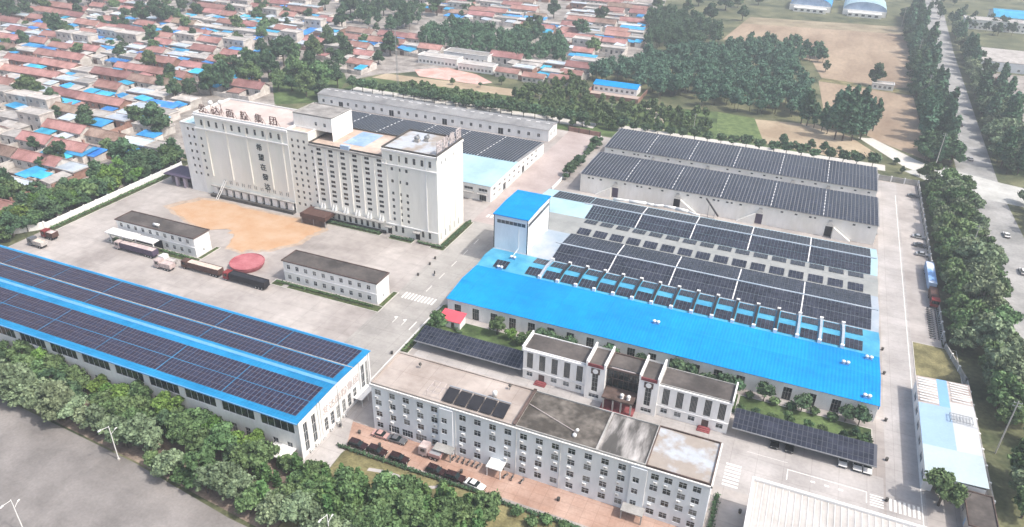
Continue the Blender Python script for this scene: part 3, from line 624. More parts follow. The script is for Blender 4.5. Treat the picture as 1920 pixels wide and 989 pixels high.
for i, dx in enumerate((5.2, 6.9)):
    x = a+dx; q = T('stone_vase', 'white round ornament on the dark porch roof, %s one' % ('left' if i == 0 else 'right'), 'ornament', (x, YF-2.5, 4.3))
    m = MB(); m.lathe(x, YF-2.5, [(.25, 4.3), (.3, 4.42), (.12, 4.6), (.5, 4.95), (.55, 5.3), (.3, 5.6), (0, 5.65)], 12); m.build('bowl', 'white_paint', q, True)
    m = MB(); m.box(x-.4, YF-2.9, 4.3, x+.4, YF-2.1, 4.4); m.build('base', 'white_trim', q)
# ------------------------------------------------------------------ big blue hall with the tower
r = T('blue_hall', 'huge low hall with bright blue roof and rows of solar panels', 'building', (-29, 211, 0))
X0, X1, Y0, Y1, ZE = -88.4, 31.0, 167.6, 257.0, 7.0
bay = 5.93
hs = [(2.2+bay*i, 1.2, 4.4+bay*i, 5.4) for i in range(20) if 2.2+bay*i < 117]
S = shell(r, X0, Y0, X1, Y1, 0, ZE, {'f': hs, 'r': [(4+bay*i, 3.2, 8+bay*i, 5.2) for i in range(14)]}, 'pale_wall', .3)
for h in hs: put_window(r, S['f'][0], S['f'][1], h, .3, nv=2, nh=1, glass='dark_glass', frame='grey_stone')
for i in range(14): put_window(r, S['r'][0], S['r'][1], (4+bay*i, 3.2, 8+bay*i, 5.2), .3, nv=3, nh=0)
prof = [(167.2, 7.0), (178.2, 8.2), (189.0, 7.4), (195.6, 8.2), (201.9, 7.4), (212.9, 8.5), (223.0, 7.5), (230.8, 8.3), (237.0, 7.5), (247.8, 8.5), (257.6, 7.3)]
mats = ['roof_blue', 'roof_blue', 'roof_teal', 'roof_teal', 'roof_pale_blue', 'roof_pale_blue', 'roof_grey', 'roof_grey', 'roof_ice_blue', 'roof_ice_blue']
def zd(y):
    for (a, za_), (b, zb_) in zip(prof, prof[1:]):
        if a <= y <= b: return za_+(zb_-za_)*(y-a)/(b-a)
    return prof[-1][1]
for (pa, pb, mt) in zip(prof, prof[1:], mats):
    m = MB(); m.hull8([(X0-.3, pa[0], pa[1]-.1), (X1+.3, pa[0], pa[1]-.1), (X1+.3, pb[0], pb[1]-.1), (X0-.3, pb[0], pb[1]-.1)], [(X0-.3, pa[0], pa[1]), (X1+.3, pa[0], pa[1]), (X1+.3, pb[0], pb[1]), (X0-.3, pb[0], pb[1])]); m.build('roof', mt, r)
m = MB()      # gable fill on both ends
for xx in (X0, X1):
    pts = [(xx, y, z-.1) for y, z in prof if Y0-1 < y < Y1+1]; pts = [(xx, Y0, ZE)]+[(xx, min(max(p[1], Y0), Y1), max(p[2], ZE)) for p in pts]+[(xx, Y1, ZE)]
    for a, b in zip(pts, pts[1:]): m.quad((xx, a[1], ZE-.02), (xx, b[1], ZE-.02), b, a)
m.build('gable', 'shed_blue', r)
m = MB(); m.box(X1+.06, Y0, 5.6, X1+.25, Y1, 7.0); m.build('side_fascia', 'roof_blue', r)
for y in (212.9, 247.8): m = MB(); m.box(-70 if y < 220 else -71, y-.33, zd(y)-.05, X1, y+.33, zd(y)+.2); m.build('ridge_walkway', 'roof_pale_blue', r)
gx = [-48.7, -29.1, -9.6, 10.0]; cells = []
skip = [(x-.56, x+.56) for x in gx]; small = []
for (a, b) in ((202.3, 207.3), (207.5, 212.5), (213.3, 218.3), (218.4, 223.4)): cells += grid(-68, 29.2, a, b, zd, 1.07, 1.62, .035, .03, skip)
for (a, b) in ((237.1, 242.1), (242.3, 247.3), (248.3, 253.3), (253.4, 256.8)): cells += grid(-67.5 if a < 248 else -84, 29.2, a, b, zd, 1.07, 1.62, .035, .03, skip+([(-69.56, -68.44)] if a > 248 else []))
for x in gx:
    for (a, b) in ((202.4, 212.4), (213.4, 222.6), (237.3, 247.3), (248.4, 256.8)):
        m = MB(); m.hull8([(x-.17, a, zd(a)), (x+.17, a, zd(a)), (x+.17, b, zd(b)), (x-.17, b, zd(b))], [(x-.17, a, zd(a)+.2), (x+.17, a, zd(a)+.2), (x+.17, b, zd(b)+.2), (x-.17, b, zd(b)+.2)]); m.build('roof_gutter', 'white_trim', r)
for i in range(16):
    x = -66.4+bay*i
    for (a, b) in ((223.9, 228.2), (232.2, 236.4)): small += grid(x, x+4.5, a, b, zd, 1.06, 2.05, .05, .06)
for i in range(17):
    x = -72.4+bay*i
    for (a, b) in ((189.9, 194.2), (197.1, 201.4)): small += grid(x, x+4.5, a, b, zd, 1.06, 2.05, .05, .06)
small += grid(-83.5, -79., 189.9, 194.2, zd, 1.06, 2.05, .05, .06)
solar(r, small, 1.06, 2.05, 'solar_glass', 'solar_frame', 200)
solar(r, cells, 1.07, 1.62, 'solar_glass', 'solar_frame', 100)
for i in range(16):      # raised light wells between the small panel blocks
    x = -72.4+4.85+bay*i
    m = MB(); m.hull8([(x, 189.9, 7.45), (x+.7, 189.9, 7.45), (x+.7, 195.6, 8.2), (x, 195.6, 8.2)], [(x, 189.9, 8.3), (x+.7, 189.9, 8.3), (x+.7, 195.6, 8.95), (x, 195.6, 8.95)])
    m.hull8([(x, 195.602, 8.2), (x+.7, 195.602, 8.2), (x+.7, 201.4, 7.5), (x, 201.4, 7.5)], [(x, 195.602, 8.95), (x+.7, 195.602, 8.95), (x+.7, 201.4, 8.2), (x, 201.4, 8.2)])
    o = m.build('light_well', 'roof_pale_blue' if i in (0, 13, 14, 15) else 'truck_black', r)
    for (y, z) in ((189.1, 7.5), (201.45, 7.5)):
        q = MB(); q.box(x-.15, y, z-.1, x+.85, y+.75, z+.95); me = q.mesh('vent_box', ['white_trim'], tuple(r.location)); inst('vent_box', me, o)
for i, (vx, vy, lb) in enumerate(((-27.6, 178.5, 'middle'), (23.1, 180.8, 'right-hand'), (29.0, 186.6, 'solar-panel end'), (28.6, 169.2, 'front right corner'), (-79.6, 196.6, 'tower side'), (-81.3, 189.8, 'left end'))):
    z = zd(vy); q = T('roof_ventilator', 'white mushroom ventilator on the blue roof, %s one' % lb, 'ventilator', (vx, vy, z))
    m = MB(); m.box(vx-.9, vy-.5, z-.1, vx+.9, vy+.5, z+.35); m.build('curb', 'ridge_blue', q)
    for dx in (-.55, .55): m = MB(); m.lathe(vx+dx, vy, [(.28, z+.35), (.28, z+.6), (.55, z+.7), (.45, z+1.0), (0, z+1.1)], 10); m.build('cowl', 'white_paint', q, True)
# tower: a thing of its own part of the hall -> parts of the hall
tx0, tx1, ty0, ty1, tz0, tz1 = -88.2, -76.6, 202.4, 223.2, 7.2, 20.0
m = MB()
m.quad((tx0, ty0, 0), (tx1, ty0, 0), (tx1, ty0, tz1), (tx0, ty0, tz1)); m.quad((tx1, ty0, 0), (tx1, ty1, 0), (tx1, ty1, tz1), (tx1, ty0, tz1)); m.quad((tx1, ty1, 0), (tx0, ty1, 0), (tx0, ty1, tz1), (tx1, ty1, tz1)); m.quad((tx0-.35, ty1, 0), (tx0-.35, ty0, 0), (tx0-.35, ty0, tz1), (tx0-.35, ty1, tz1)); m.quad((tx0-.35, ty0, 0), (tx0, ty0, 0), (tx0, ty0, tz1), (tx0-.35, ty0, tz1))
m.build('tower_wall', 'blue_white_wall', r)
m = MB(); m.hull8([(tx0-.6, ty0-.4, tz1), (tx1+.3, ty0-.4, tz1), (tx1+.3, (ty0+ty1)/2, tz1+.35), (tx0-.6, (ty0+ty1)/2, tz1+.35)], [(tx0-.6, ty0-.4, tz1+.3), (tx1+.3, ty0-.4, tz1+.3), (tx1+.3, (ty0+ty1)/2, tz1+.75), (tx0-.6, (ty0+ty1)/2, tz1+.75)])
m.hull8([(tx0-.6, (ty0+ty1)/2+.003, tz1+.35), (tx1+.3, (ty0+ty1)/2+.003, tz1+.35), (tx1+.3, ty1+.4, tz1), (tx0-.6, ty1+.4, tz1)], [(tx0-.6, (ty0+ty1)/2+.003, tz1+.75), (tx1+.3, (ty0+ty1)/2+.003, tz1+.75), (tx1+.3, ty1+.4, tz1+.3), (tx0-.6, ty1+.4, tz1+.3)]); m.build('tower_roof', 'roof_blue', r)
m = MB(); m.box(tx0+.7, ty0-.06, 17.2, tx1-.7, ty0-.01, 18.4); m.build('tower_window', 'glass', r); m = MB(); m.box(tx1+.01, ty0+.7, 17.2, tx1+.06, ty1-.7, 18.3); m.build('tower_window', 'glass', r)
for i in range(8): m = MB(); x = tx0+.7+i*(tx1-tx0-1.5)/7; m.box(x, ty0-.1, 17.2, x+.1, ty0-.062, 18.4); m.build('mullion', 'white_frame', r)
for (x, y) in ((tx0-.42, ty0-.08), (tx1-.18, ty0-.08), (tx1-.18, ty1-.2)): m = MB(); m.box(x, y, 7, x+.26, y+.26, tz1); m.build('corner_trim', 'dark_glass', r)
m = MB(); m.box(tx0+.1, ty0-.1, tz1-1., tx1-.1, ty0-.02, tz1-.6); m.build('fascia', 'white_trim', r)
m = MB(); m.cyl((-79.6, ty0-.2, 9), (-79.6, ty0-.2, 16), .1, n=6); m.cyl((-79.6, 197, 8.6), (-79.6, ty0-.2, 9), .1, n=6); m.build('vent_pipe', 'white_paint', r)
DS = Vector((0, 2.0, -1.4)); r.location = r.location+DS; r.scale = (1.008, 1, 1)     # the hall stands a little lower and farther back
for o in COL.objects:
    if o.name.startswith('roof_ventilator') and o.parent is None: o.location = o.location+DS
# ------------------------------------------------------------------ two white warehouses with solar roofs
def warehouse(y0, y1, lab, doors, seed):
    r = T('white_warehouse', lab, 'building', (-24.5, (y0+y1)/2, 0)); X0, X1, ZE = -81.3, 32.2, 8.0; yr = (y0+y1)/2; ZR = 8.3
    q = random.Random(seed); hs = []; hd = []
    for i in range(22):
        x = 3+i*5.1
        if any(abs(X0+x-d) < 3 for d in doors): continue
        hs.append((x, 6.2, x+1., 6.9))
        if q.random() < .3: hs.append((x+1.8, 6.2, x+2.6, 6.9))
    for d in doors: hd.append((d-X0-1.3, 0, d-X0+1.3, 4.2))
    S = shell(r, X0, y0, X1, y1, 0, ZE, {'f': hs+hd}, 'stained_wall', .3)
    for h in hs: put_window(r, S['f'][0], S['f'][1], h, .3, nv=0, nh=0, glass='dark_opening', frame='grey_stone')
    for i, h in enumerate(hd):
        m = MB(); m.box(X0+h[0], y0+.25, 0, X0+h[2], y0+.32, h[3]); m.build('door', 'dark_opening' if i % 2 else 'truck_purple', r)
        d = X0+(h[0]+h[2])/2; m = MB(); m.hull8([(d-1.2, y0-1., 5.2), (d+1.2, y0-1., 5.2), (d+.6, y0-.02, 5.2), (d-.6, y0-.02, 5.2)], [(d-.5, y0-.6, 6.2), (d+.5, y0-.6, 6.2), (d+.5, y0-.02, 6.8), (d-.5, y0-.02, 6.8)]); m.build('door_hood', 'grey_stone', r)
        sg = 1 if i in (1, 3) else -1; m = MB()
        m.hull8(sorted_ccw([(d+sg*1.5, y0-1.4, 0), (d+sg*8, y0-1.4, 0), (d+sg*8, y0-.02, 0), (d+sg*1.5, y0-.02, 0)], sg), sorted_ccw([(d+sg*1.5, y0-1.4, 4.6), (d+sg*8, y0-1.4, .2), (d+sg*8, y0-.02, .2), (d+sg*1.5, y0-.02, 4.6)], sg)); m.build('ramp', 'stained_wall', r)
    zf = lambda y: ZE+(ZR-ZE)*(y-y0)/(yr-y0) if y < yr else ZR-(ZR-ZE)*(y-yr)/(y1-yr)
    g = MB(); g.tri((X1, y0, ZE), (X1, y1, ZE), (X1, yr, ZR)); g.build('gable', 'white_wall', r); g = MB(); g.tri((X0, y1, ZE), (X0, y0, ZE), (X0, yr, ZR)); g.build('gable', 'white_wall', r)
    for (a, b) in ((y0-.6, yr), (yr, y1+.6)):
        m = MB(); m.hull8([(X0-.3, a, zf(a)-.05), (X1+.3, a, zf(a)-.05), (X1+.3, b, zf(b)-.05), (X0-.3, b, zf(b)-.05)], [(X0-.3, a, zf(a)+.06), (X1+.3, a, zf(a)+.06), (X1+.3, b, zf(b)+.06), (X0-.3, b, zf(b)+.06)]); m.build('roof', 'roof_long_grey', r)
    sk = [(X0+18.9*i-.66, X0+18.9*i+.66) for i in range(1, 6)]
    for (a, b) in sk:
        for k in range(8):
            y = y0+.8+k*(y1-y0-1.6)/8; m = MB(); m.box(a+.52, y, zf(y)+.08, b-.52, y+1.6, max(zf(y), zf(y+1.6))+.2); m.build('roof_marker', 'white_trim', r)
    solar(r, grid(X0+.1, X1-.1, y0-.55, yr, zf, 1.14, 1.7, .2, .03, sk)+grid(X0+.1, X1-.1, yr+.06, y1+.6, zf, 1.14, 1.7, .2, .03, sk), 1.14, 1.7, 'solar_glass', 'solar_frame')
    for i in range(4):
        m = MB(); m.cyl((X1+.35, y0+4+i*5, 3+i % 2), (X1+.8, y0+4+i*5, 3+i % 2), .55, n=10); m.build('fan_unit', 'truck_red' if i % 2 else 'grey_metal', r)
    return r
def sorted_ccw(p, sg): return p if sg > 0 else [p[1], p[0], p[3], p[2]]
warehouse(275.8, 302.4, 'white-walled warehouse with dark solar roof, nearer of the pair', (-66.3, -40.9, -9.1, 16.1), 1)
warehouse(310.6, 337.4, 'white-walled warehouse with dark solar roof, farther of the pair', (-59, -35, 0, 14), 2)
q = T('grain_conveyor', 'dark slanting grain conveyor against the white warehouse wall', 'conveyor', (-26, 273, 0))
m = MB(); m.cyl((-29.6, 274.6, 7.2), (-23.8, 272.2, 1.6), .35, n=8); m.build('belt_tube', 'truck_black', q)
for (x, h) in ((-28, 5.6), (-25.5, 3.2)): m = MB(); m.cyl((x, 273.5, 0), (x, 273.5, h), .12, n=5); m.build('leg', 'grey_metal', q)
# ------------------------------------------------------------------ rear hall: ice blue front roof, dark panels behind
r = T('rear_solar_hall', 'rear hall with ice-blue front roof and dark solar panels behind the mill', 'building', (-165, 280, 0))
X0, X1, Y0, Y1, ZE = -222., -110.2, 249.2, 309.6, 5.3
hr = [(2.6+5.2*i, z, 4.9+5.2*i, z+1.2) for i in range(10) for z in (1.4, 3.9) if not (z < 2 and i in (2, 6))]+[(2.2+5.2*i, 0, 5.2+5.2*i, 3.2) for i in (2, 6)]
hf = [(1.5+6.4*i, 4.0, 5.4+6.4*i, 5.2) for i in range(17)]+[(2.+12.8*i, 0, 5+12.8*i, 3.2) for i in range(9)]
S = shell(r, X0, Y0, X1, Y1, 0, ZE, {'r': hr, 'f': [(111.8-c, b, 111.8-a, d) for a, b, c, d in hf if 111.8-c > 0]}, 'white_wall', .25)
for h in hr: put_window(r, S['r'][0], S['r'][1], h, .25, nv=2, nh=0, glass='glass' if h[1] > 0 else 'dark_opening')
for a, b, c, d in hf:
    if 111.8-c > 85: put_window(r, S['f'][0], S['f'][1], (111.8-c, b, 111.8-a, d), .25, nv=2, nh=0, glass='dark_glass' if b > 0 else 'dark_opening')
for dx in (3.4, 9.5): m = MB(); m.box(X1-dx-2.2, Y0-1.6, 3.2, X1-dx+2.2, Y0-.02, 3.45); m.build('door_canopy', 'grey_stone', r)
zg = lambda y: 7.0+.02*(y-249) if y < 277 else 7.56-.065*(y-277)
for (a, b, mt) in ((Y0-.5, 275.6, 'roof_ice_blue'), (275.6, 277, 'roof_ice_blue'), (277, Y1+.5, 'roof_long_grey')):
    m = MB(); m.hull8([(X0, a, zg(a)-.1), (X1+.4, a, zg(a)-.1), (X1+.4, b, zg(b)-.1), (X0, b, zg(b)-.1)], [(X0, a, zg(a)), (X1+.4, a, zg(a)), (X1+.4, b, zg(b)), (X0, b, zg(b))]); m.build('roof', mt, r)
m = MB(); m.poly([(X1, Y0, ZE), (X1, Y1, ZE), (X1, Y1, zg(Y1)-.1), (X1, 277, zg(277)-.1), (X1, Y0, zg(Y0)-.1)]); m.build('gable', 'white_wall', r)
m = MB(); m.box(X0, Y0+.003, ZE, X1-.003, Y0+.2, zg(Y0)-.1); m.build('eaves_band', 'white_wall', r)
sk = [(X1-18.5*i-.66, X1-18.5*i+.66) for i in range(1, 6)]
solar(r, grid(X0+1, X1-.8, 275.8, 310.0, zg, 1.12, 1.72, .2, .05, sk), 1.12, 1.72, 'solar_glass', 'solar_frame_dark')
for (a, b) in sk:
    for k in range(10): y = 276.2+k*3.4; m = MB(); m.box(a+.5, y, zg(y)+.03, b-.5, y+1.4, zg(y)+.22); m.build('roof_marker', 'white_trim', r)
# ------------------------------------------------------------------ long grey-roofed store at the back
r = T('long_store', 'long single-storey store with grey roof and white walls along the back', 'building', (-177, 331, 0))
X0, X1, Y0, Y1, ZE, ZR = -247., -113.6, 325.6, 337.4, 6.0, 7.0
hs = []
for i in range(25):
    x = 2.6+5.2*i; hs.append((x, 0, x+2.8, 3.2) if i % 6 == 2 else (x, 1.6, x+1.5, 3.4))
S = shell(r, X0, Y0, X1, Y1, 0, ZE, {'f': hs, 'r': [(2.6, 2, 4.2, 4), (7, 2, 8.6, 4)]}, 'pale_wall', .25)
for h in hs: put_window(r, S['f'][0], S['f'][1], h, .25, nv=1, nh=0, glass='dark_glass' if h[1] > 0 else 'dark_opening')
for h in ((2.6, 2, 4.2, 4), (7, 2, 8.6, 4)): put_window(r, S['r'][0], S['r'][1], h, .25)
yr = (Y0+Y1)/2
g = MB(); g.tri((X1, Y0, ZE), (X1, Y1, ZE), (X1, yr, ZR)); g.build('gable', 'white_wall', r)
for (a, b, za_, zb_) in ((Y0-.6, yr, ZE-.1, ZR), (yr, Y1+.6, ZR, ZE-.1)):
    m = MB(); m.hull8([(X0, a, za_-.05), (X1+.4, a, za_-.05), (X1+.4, b, zb_-.05), (X0, b, zb_-.05)], [(X0, a, za_+.06), (X1+.4, a, za_+.06), (X1+.4, b, zb_+.06), (X0, b, zb_+.06)]); m.build('roof', 'roof_long_grey', r)
for i in range(26): x = X0+2+i*5.1; m = MB(); m.box(x, yr-.25, ZR+.02, x+2.2, yr+.25, ZR+.2); m.build('ridge_vent', 'white_trim', r)
# ------------------------------------------------------------------ flour mill
r = T('flour_mill', 'tall cream flour mill block with lettering on its wall and roof', 'building', (-168, 218, 0))
YF, YB = 208.5, 228.6
def wing(x0, x1, y0, y1, z1, hf, hr=(), wall='cream_wall', frame='white_frame', depth=.25):
    S = shell(r, x0, y0, x1, y1, 0, z1, {'f': list(hf), 'r': list(hr)}, wall, depth)
    for h in hf: put_window(r, S['f'][0], S['f'][1], h, depth, nv=1, nh=1 if h[3]-h[1] > 1.6 else 0, glass='dark_glass', frame='grey_stone', fr=.05)
    for h in hr: put_window(r, S['r'][0], S['r'][1], h, depth, nv=1, nh=0, glass='glass', frame='white_trim')
# left wing
hf = [(c+225-.5, z, c+225+.5, z+1.2) for c in (-221.4, -218.9) for z in [7.4+3.05*k for k in range(7)]]
wing(-225, -217, YF+.15, YB, 28.2, hf, wall='pale_wall'); flat_roof(r, -225, YF+.15, -217.05, YB, 28.2, 'roof_ice_blue', .5, .3, 'white_trim')
# silo block
hf = [(2.6+3.62*k, 28.7, 3.7+3.62*k, 31.0) for k in range(11)]
hf += [(9.2+3.0*k+d, 5.9, 9.6+3.0*k+d, 7.5) for k in range(11) for d in (0, .85)]
hf += [(1.2, z, 2.2, z+1.2) for z in [7.4+3.05*k for k in range(6)]]
wing(-217, -173.5, YF, YB, 33.0, hf, wall='panel_wall')
for x in (-212.6, -202.6, -193.0, -183.4, -176.6): m = MB(); m.box(x, YF-.35, 8.2, x+.5, YF-.01, 32.6); m.build('pilaster', 'cream_wall', r)
m = MB(); m.box(-217.2, YF-.55, 27.2, -173.6, YF-.02, 27.7); m.build('ledge', 'pale_wall', r); m = MB(); m.box(-217.3, YF-.5, 32.2, -173.4, YF-.02, 33.0); m.build('cornice', 'white_trim', r)
m = MB(); m.box(-213, YF-.06, 27.72, -174, YF-.01, 32.1); m.build('upper_band', 'pale_wall', r) if 0 else None
flat_roof(r, -217, YF, -173.5, YB, 33.0, pm('pinkish_roof', (.46, .38, .35), var=.08, scale=.1, c2=(.52, .45, .42)), .7, .35, 'white_trim')
m = MB(); m.box(-213.5, YF-1.3, 4.1, -173.7, YF-.02, 4.5); m.build('arcade_beam', 'grey_stone', r)
m = MB(); m.box(-213.5, YF-2.4, .02, -173.7, YF-.12, 1.15); m.build('loading_dock', 'dark_plinth', r)
for k in range(11): x = -212.8+3.6*k; m = MB(); m.box(x, YF-1.1, 1.155, x+2.2, YF-.12, 4.1); m.build('arcade_pier', 'pale_wall', r)
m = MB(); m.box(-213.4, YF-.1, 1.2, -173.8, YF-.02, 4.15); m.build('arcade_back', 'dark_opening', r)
m = MB(); m.cyl((-209.5, YF-4, .1), (-206.8, YF-.4, 7.4), .16, n=6); m.cyl((-208.6, YF-4, .1), (-205.9, YF-.4, 7.4), .16, n=6); m.build('chute', 'white_paint', r)
m = MB(); m.cyl((-173.6, YF-.2, 0), (-173.6, YF-.2, 32.5), .14, n=6); m.build('drainpipe', 'white_paint', r)
# stair block
hf = [(c, z, c+.95, z+1.15) for c in (1.2, 3.8, 6.4) for k in range(11) for z in [3.6+k*2.55+(.25 if k % 2 else 0)]]
wing(-173.5+.004, -164.4, YF, YB, 33.0, hf); flat_roof(r, -173.5+.01, YF, -164.4, 213.4, 33.0, 'brown_roof', .5, .25, 'white_trim')
hb = [(13.5, 34.5, 14.4, 35.9), (16, 34.5, 16.9, 35.9)]
m = MB(); pz = [(-173.5, 213.5), (-157.3, 213.5), (-157.3, 226.5), (-173.5, 226.5)]
S = None; mb = MB()
facade(mb, (-174, 213.5), (1, 0), 16.7, 33, 38.2, [(9.2, 34.6, 10.3, 36), (13, 34.6, 14.1, 36)], .25); facade(mb, (-157.3, 213.5), (0, 1), 13, 28, 38.2, [], .2); facade(mb, (-157.3, 226.5), (-1, 0), 16.7, 28, 38.2, [], .2); facade(mb, (-174, 226.5), (0, -1), 13, 33, 38.2, [], .2)
mb.build('penthouse', 'white_wall', r)
for h in ((9.2, 34.6, 10.3, 36), (13, 34.6, 14.1, 36)): put_window(r, (-174, 213.5), (1, 0), h, .25, glass='dark_glass')
flat_roof(r, -174, 213.5, -157.3, 226.5, 38.2, 'flat_grey', .35, .25, 'grey_stone')
# centre block
hf = []
for c in range(6):
    x = 3.0+5.05*c
    for k in range(11): z = 7.6+k*1.98+(.3 if k % 2 else 0); hf.append((x, z, x+1.9, z+1.05))
hf += [(.6, z, 1.5, z+1.1) for z in [6.0+2.5*k for k in range(9)]]
hf += [(2.0+2.5*k, .9, 3.1+2.5*k, 3.7) for k in range(11)]
wing(-164.4+.004, -133.8, YF, YB, 29.6, hf)
for c in range(7): x = -163+5.05*c+.25; m = MB(); m.box(x, YF-.3, 5.6, x+.45, YF-.01, 29.0); m.build('pilaster', 'white_trim' if c in (0, 1) else 'cream_wall', r)
for c in range(6):
    for d in (.1, 1.3):
        x = -164.4+3.+5.05*c+d; m = MB(); m.hull8([(x-.35, YF-1., 4.75), (x+.45, YF-1., 4.75), (x+.45, YF-.02, 4.75), (x-.35, YF-.02, 4.75)], [(x-.05, YF-.3, 6.9), (x+.2, YF-.3, 6.9), (x+.2, YF-.02, 6.9), (x-.05, YF-.02, 6.9)]); m.build('dust_hood', 'white_paint', r)
m = MB(); m.box(-164, YF-1.9, 4.3, -134, YF-.02, 4.7); m.build('canopy', 'grey_stone', r)
m = MB(); m.box(-164, YF-.9, .02, -134, YF-.02, .8); m.build('plinth', 'dark_plinth', r)
m = MB(); m.box(-164.4, YF-.5, 28.9, -133.7, YF-.02, 29.6); m.build('cornice', 'grey_stone', r)
flat_roof(r, -164.4, YF, -133.8, YB, 29.65, 'brown_roof', .55, .3, 'dark_plinth')
m = MB(); m.box(-153.5, 214, 29.66, -144.5, 227.5, 29.7); m.build('roof_patch', 'faded_blue', r)
m = MB(); m.box(-150.8, YF-.2, 29.7, -147.2, YF+.9, 31.2); m.build('roof_hatch', 'faded_blue', r)
# right block
hf = [(3.0+3.05*k, 28.7, 4.1+3.05*k, 31.0) for k in range(6)]
hf += [(c, z, c+1., z+1.2) for c in (3.2, 6.2, 9.0) for z in (25.2, 20.6, 15.9, 13.3, 10.7, 8.1, 5.7)]
hf += [(c, 1.2, c+1., 3.6) for c in (3.6, 6.4, 12.0, 14.7, 17.4)]
hr = [(3+3.1*k, 29.2, 3.8+3.1*k, 30.6) for k in range(4)]+[(1.5+3.5*k, 1., 2.2+3.5*k, 3.8) for k in range(5)]
wing(-133.8+.004, -112.3, YF, YB, 33.0, hf, hr)
for x in (-127.6, -116.8): m = MB(); m.box(x, YF-.3, 4.4, x+.45, YF-.01, 32.2); m.build('pilaster', 'white_trim' if x > -120 else 'cream_wall', r)
m = MB(); m.box(-133.8, YF-.5, 27.2, -112.1, YF-.02, 27.6); m.box(-133.8, YF-.5, 32.3, -112., YF-.02, 33.0); m.box(-112.296, YF-.5, 32.3, -111.9, YB, 33.0); m.build('cornice', 'white_trim', r)
m = MB(); m.box(-133.8, YF-.35, 4.0, -112.2, YF-.02, 4.3); m.build('ledge', 'white_trim', r)
flat_roof(r, -133.8, YF, -112.3, YB, 33.0, 'pale_patch_roof', .6, .35, 'dark_plinth')
for x in (-133.6, -122): m = MB(); m.box(x, YF-1.8, 3.1, x+2.6, YF-.02, 3.4); m.build('door_canopy', 'grey_stone', r); m = MB(); m.box(x+.5, YF-.07, 0, x+2.1, YF-.01, 2.6); m.build('door', 'dark_opening', r)
for k in range(3): y = 213+4.5*k; m = MB(); m.box(-112.29, y, 4.4, -112.1, y+.3, 32.2); m.build('pilaster', 'white_trim', r)
# lettering
for i, ch in enumerate('发达面粉集团'):
    x = -212.5+i*6.6
    letter(ch, 3.5, .25, 'sign_bronze', r, (x, YF+.4, 34.3), 0, .01)
    m = MB(); m.cyl((x-1.6, YF+.4, 33.6), (x-1.6, YF+.4, 36), .1, n=5); m.cyl((x+1.6, YF+.4, 33.6), (x+1.6, YF+.4, 36), .1, n=5); m.cyl((x-1.6, YF+2., 33.), (x-1.6, YF+.45, 36), .07, n=4); m.cyl((x+1.6, YF+2., 33.), (x+1.6, YF+.45, 36), .07, n=4); m.box(x-2, YF+.3, 34.2, x+2, YF+.5, 34.4); m.build('sign_frame', 'sign_bronze', r)
for i, ch in enumerate('面粉集团'):
    y = 211.5+i*4.9
    letter(ch, 4.3, .3, 'sign_faint', r, (-112.8, y, 34.2), math.pi/2, .04)
    m = MB(); m.cyl((-113., y-1.5, 33), (-113., y-1.5, 35), .1, n=5); m.cyl((-113., y+1.5, 33), (-113., y+1.5, 35), .1, n=5); m.box(-113.1, y-1.9, 33.9, -112.9, y+1.9, 34.05); m.build('sign_frame', 'sign_faint', r)
for i, ch in enumerate('希望在發达'): letter(ch, 2.8, .16, 'sign_dark', r, (-187.4+.32*i, YF-.1, 23.2-3.95*i), 0, .04)
for (x, y) in ((-210.5, 211.5), (-207.6, 213.5)):
    q = T('roof_floodlight', 'white round lamp on a brown stand beside the roof lettering, %s one' % ('left' if x < -209 else 'right'), 'lamp', (x, y, 33))
    m = MB(); m.cyl((x, y, 33), (x, y, 36.5), .14, n=6); m.cyl((x-.9, y, 33), (x, y, 35), .09, n=5); m.cyl((x+.9, y, 33), (x, y, 35), .09, n=5); m.build('stand', 'sign_bronze', q)
    m = MB(); m.lathe(x, y, [(0, 36.3), (.6, 36.5), (.95, 37.2), (.75, 37.9), (0, 38.2)], 12); m.build('globe', 'white_paint', q, True)
for (x, y, lb) in ((-125.5, 219, 'left'), (-122.6, 221, 'right')):
    q = T('roof_blower', 'grey blower unit on the pale right-hand mill roof, %s one' % lb, 'blower', (x, y, 33))
    m = MB(); m.box(x-1, y-.8, 33, x+1, y+.8, 33.9); m.build('base', 'flat_grey', q); m = MB(); m.cyl((x, y-.6, 34.5), (x, y+.6, 34.5), .85, n=12); m.build('drum', 'grey_metal', q, True); m = MB(); m.box(x+.3, y-.4, 34.2, x+.8, y+.4, 35.8); m.build('outlet', 'grey_metal', q)
# dark truck shelter and lean-to at the mill foot
q = T('loading_shelter', 'rusty brown loading shelter at the foot of the mill', 'shelter', (-161.5, 204, 0))
m = MB(); m.box(-166.4, 201.4, 4.1, -155.6, 208.1, 4.4); m.box(-166.5, 201.3, 2.9, -155.5, 201.45, 4.6); m.box(-155.6, 201.3, 2.9, -155.45, 208, 4.6); m.build('roof', 'truck_brown', q)
m = MB(); m.box(-166.3, 201.7, .3, -156.2, 201.9, 2.7); m.build('side_sheet', 'brown_stone', q)
for (x, y) in ((-166.2, 201.8), (-161, 201.8), (-155.9, 201.8), (-166.2, 207.8), (-155.9, 207.8)): m = MB(); m.box(x-.12, y-.12, 0, x+.12, y+.12, 4.1); m.build('post', 'grey_metal', q)
q = T('lean_to_shed', 'low shed with dark openings at the left end of the mill', 'shed', (-231, 212, 0))
pm('lilac_wall', (.42, .36, .42), var=.1, scale=.3)
for a_ in ((-238, 210.6, -237.7, 216.69, 4.2), (-238, 216.7, -225.05, 217, 4.6), (-233.5, 208.4, -232.3, 209.6, 4.4), (-229.3, 208.4, -228.1, 209.6, 4.4)): m = MB(); m.box(a_[0], a_[1], 0, a_[2], a_[3], a_[4]); m.build('wall', 'lilac_wall', q)
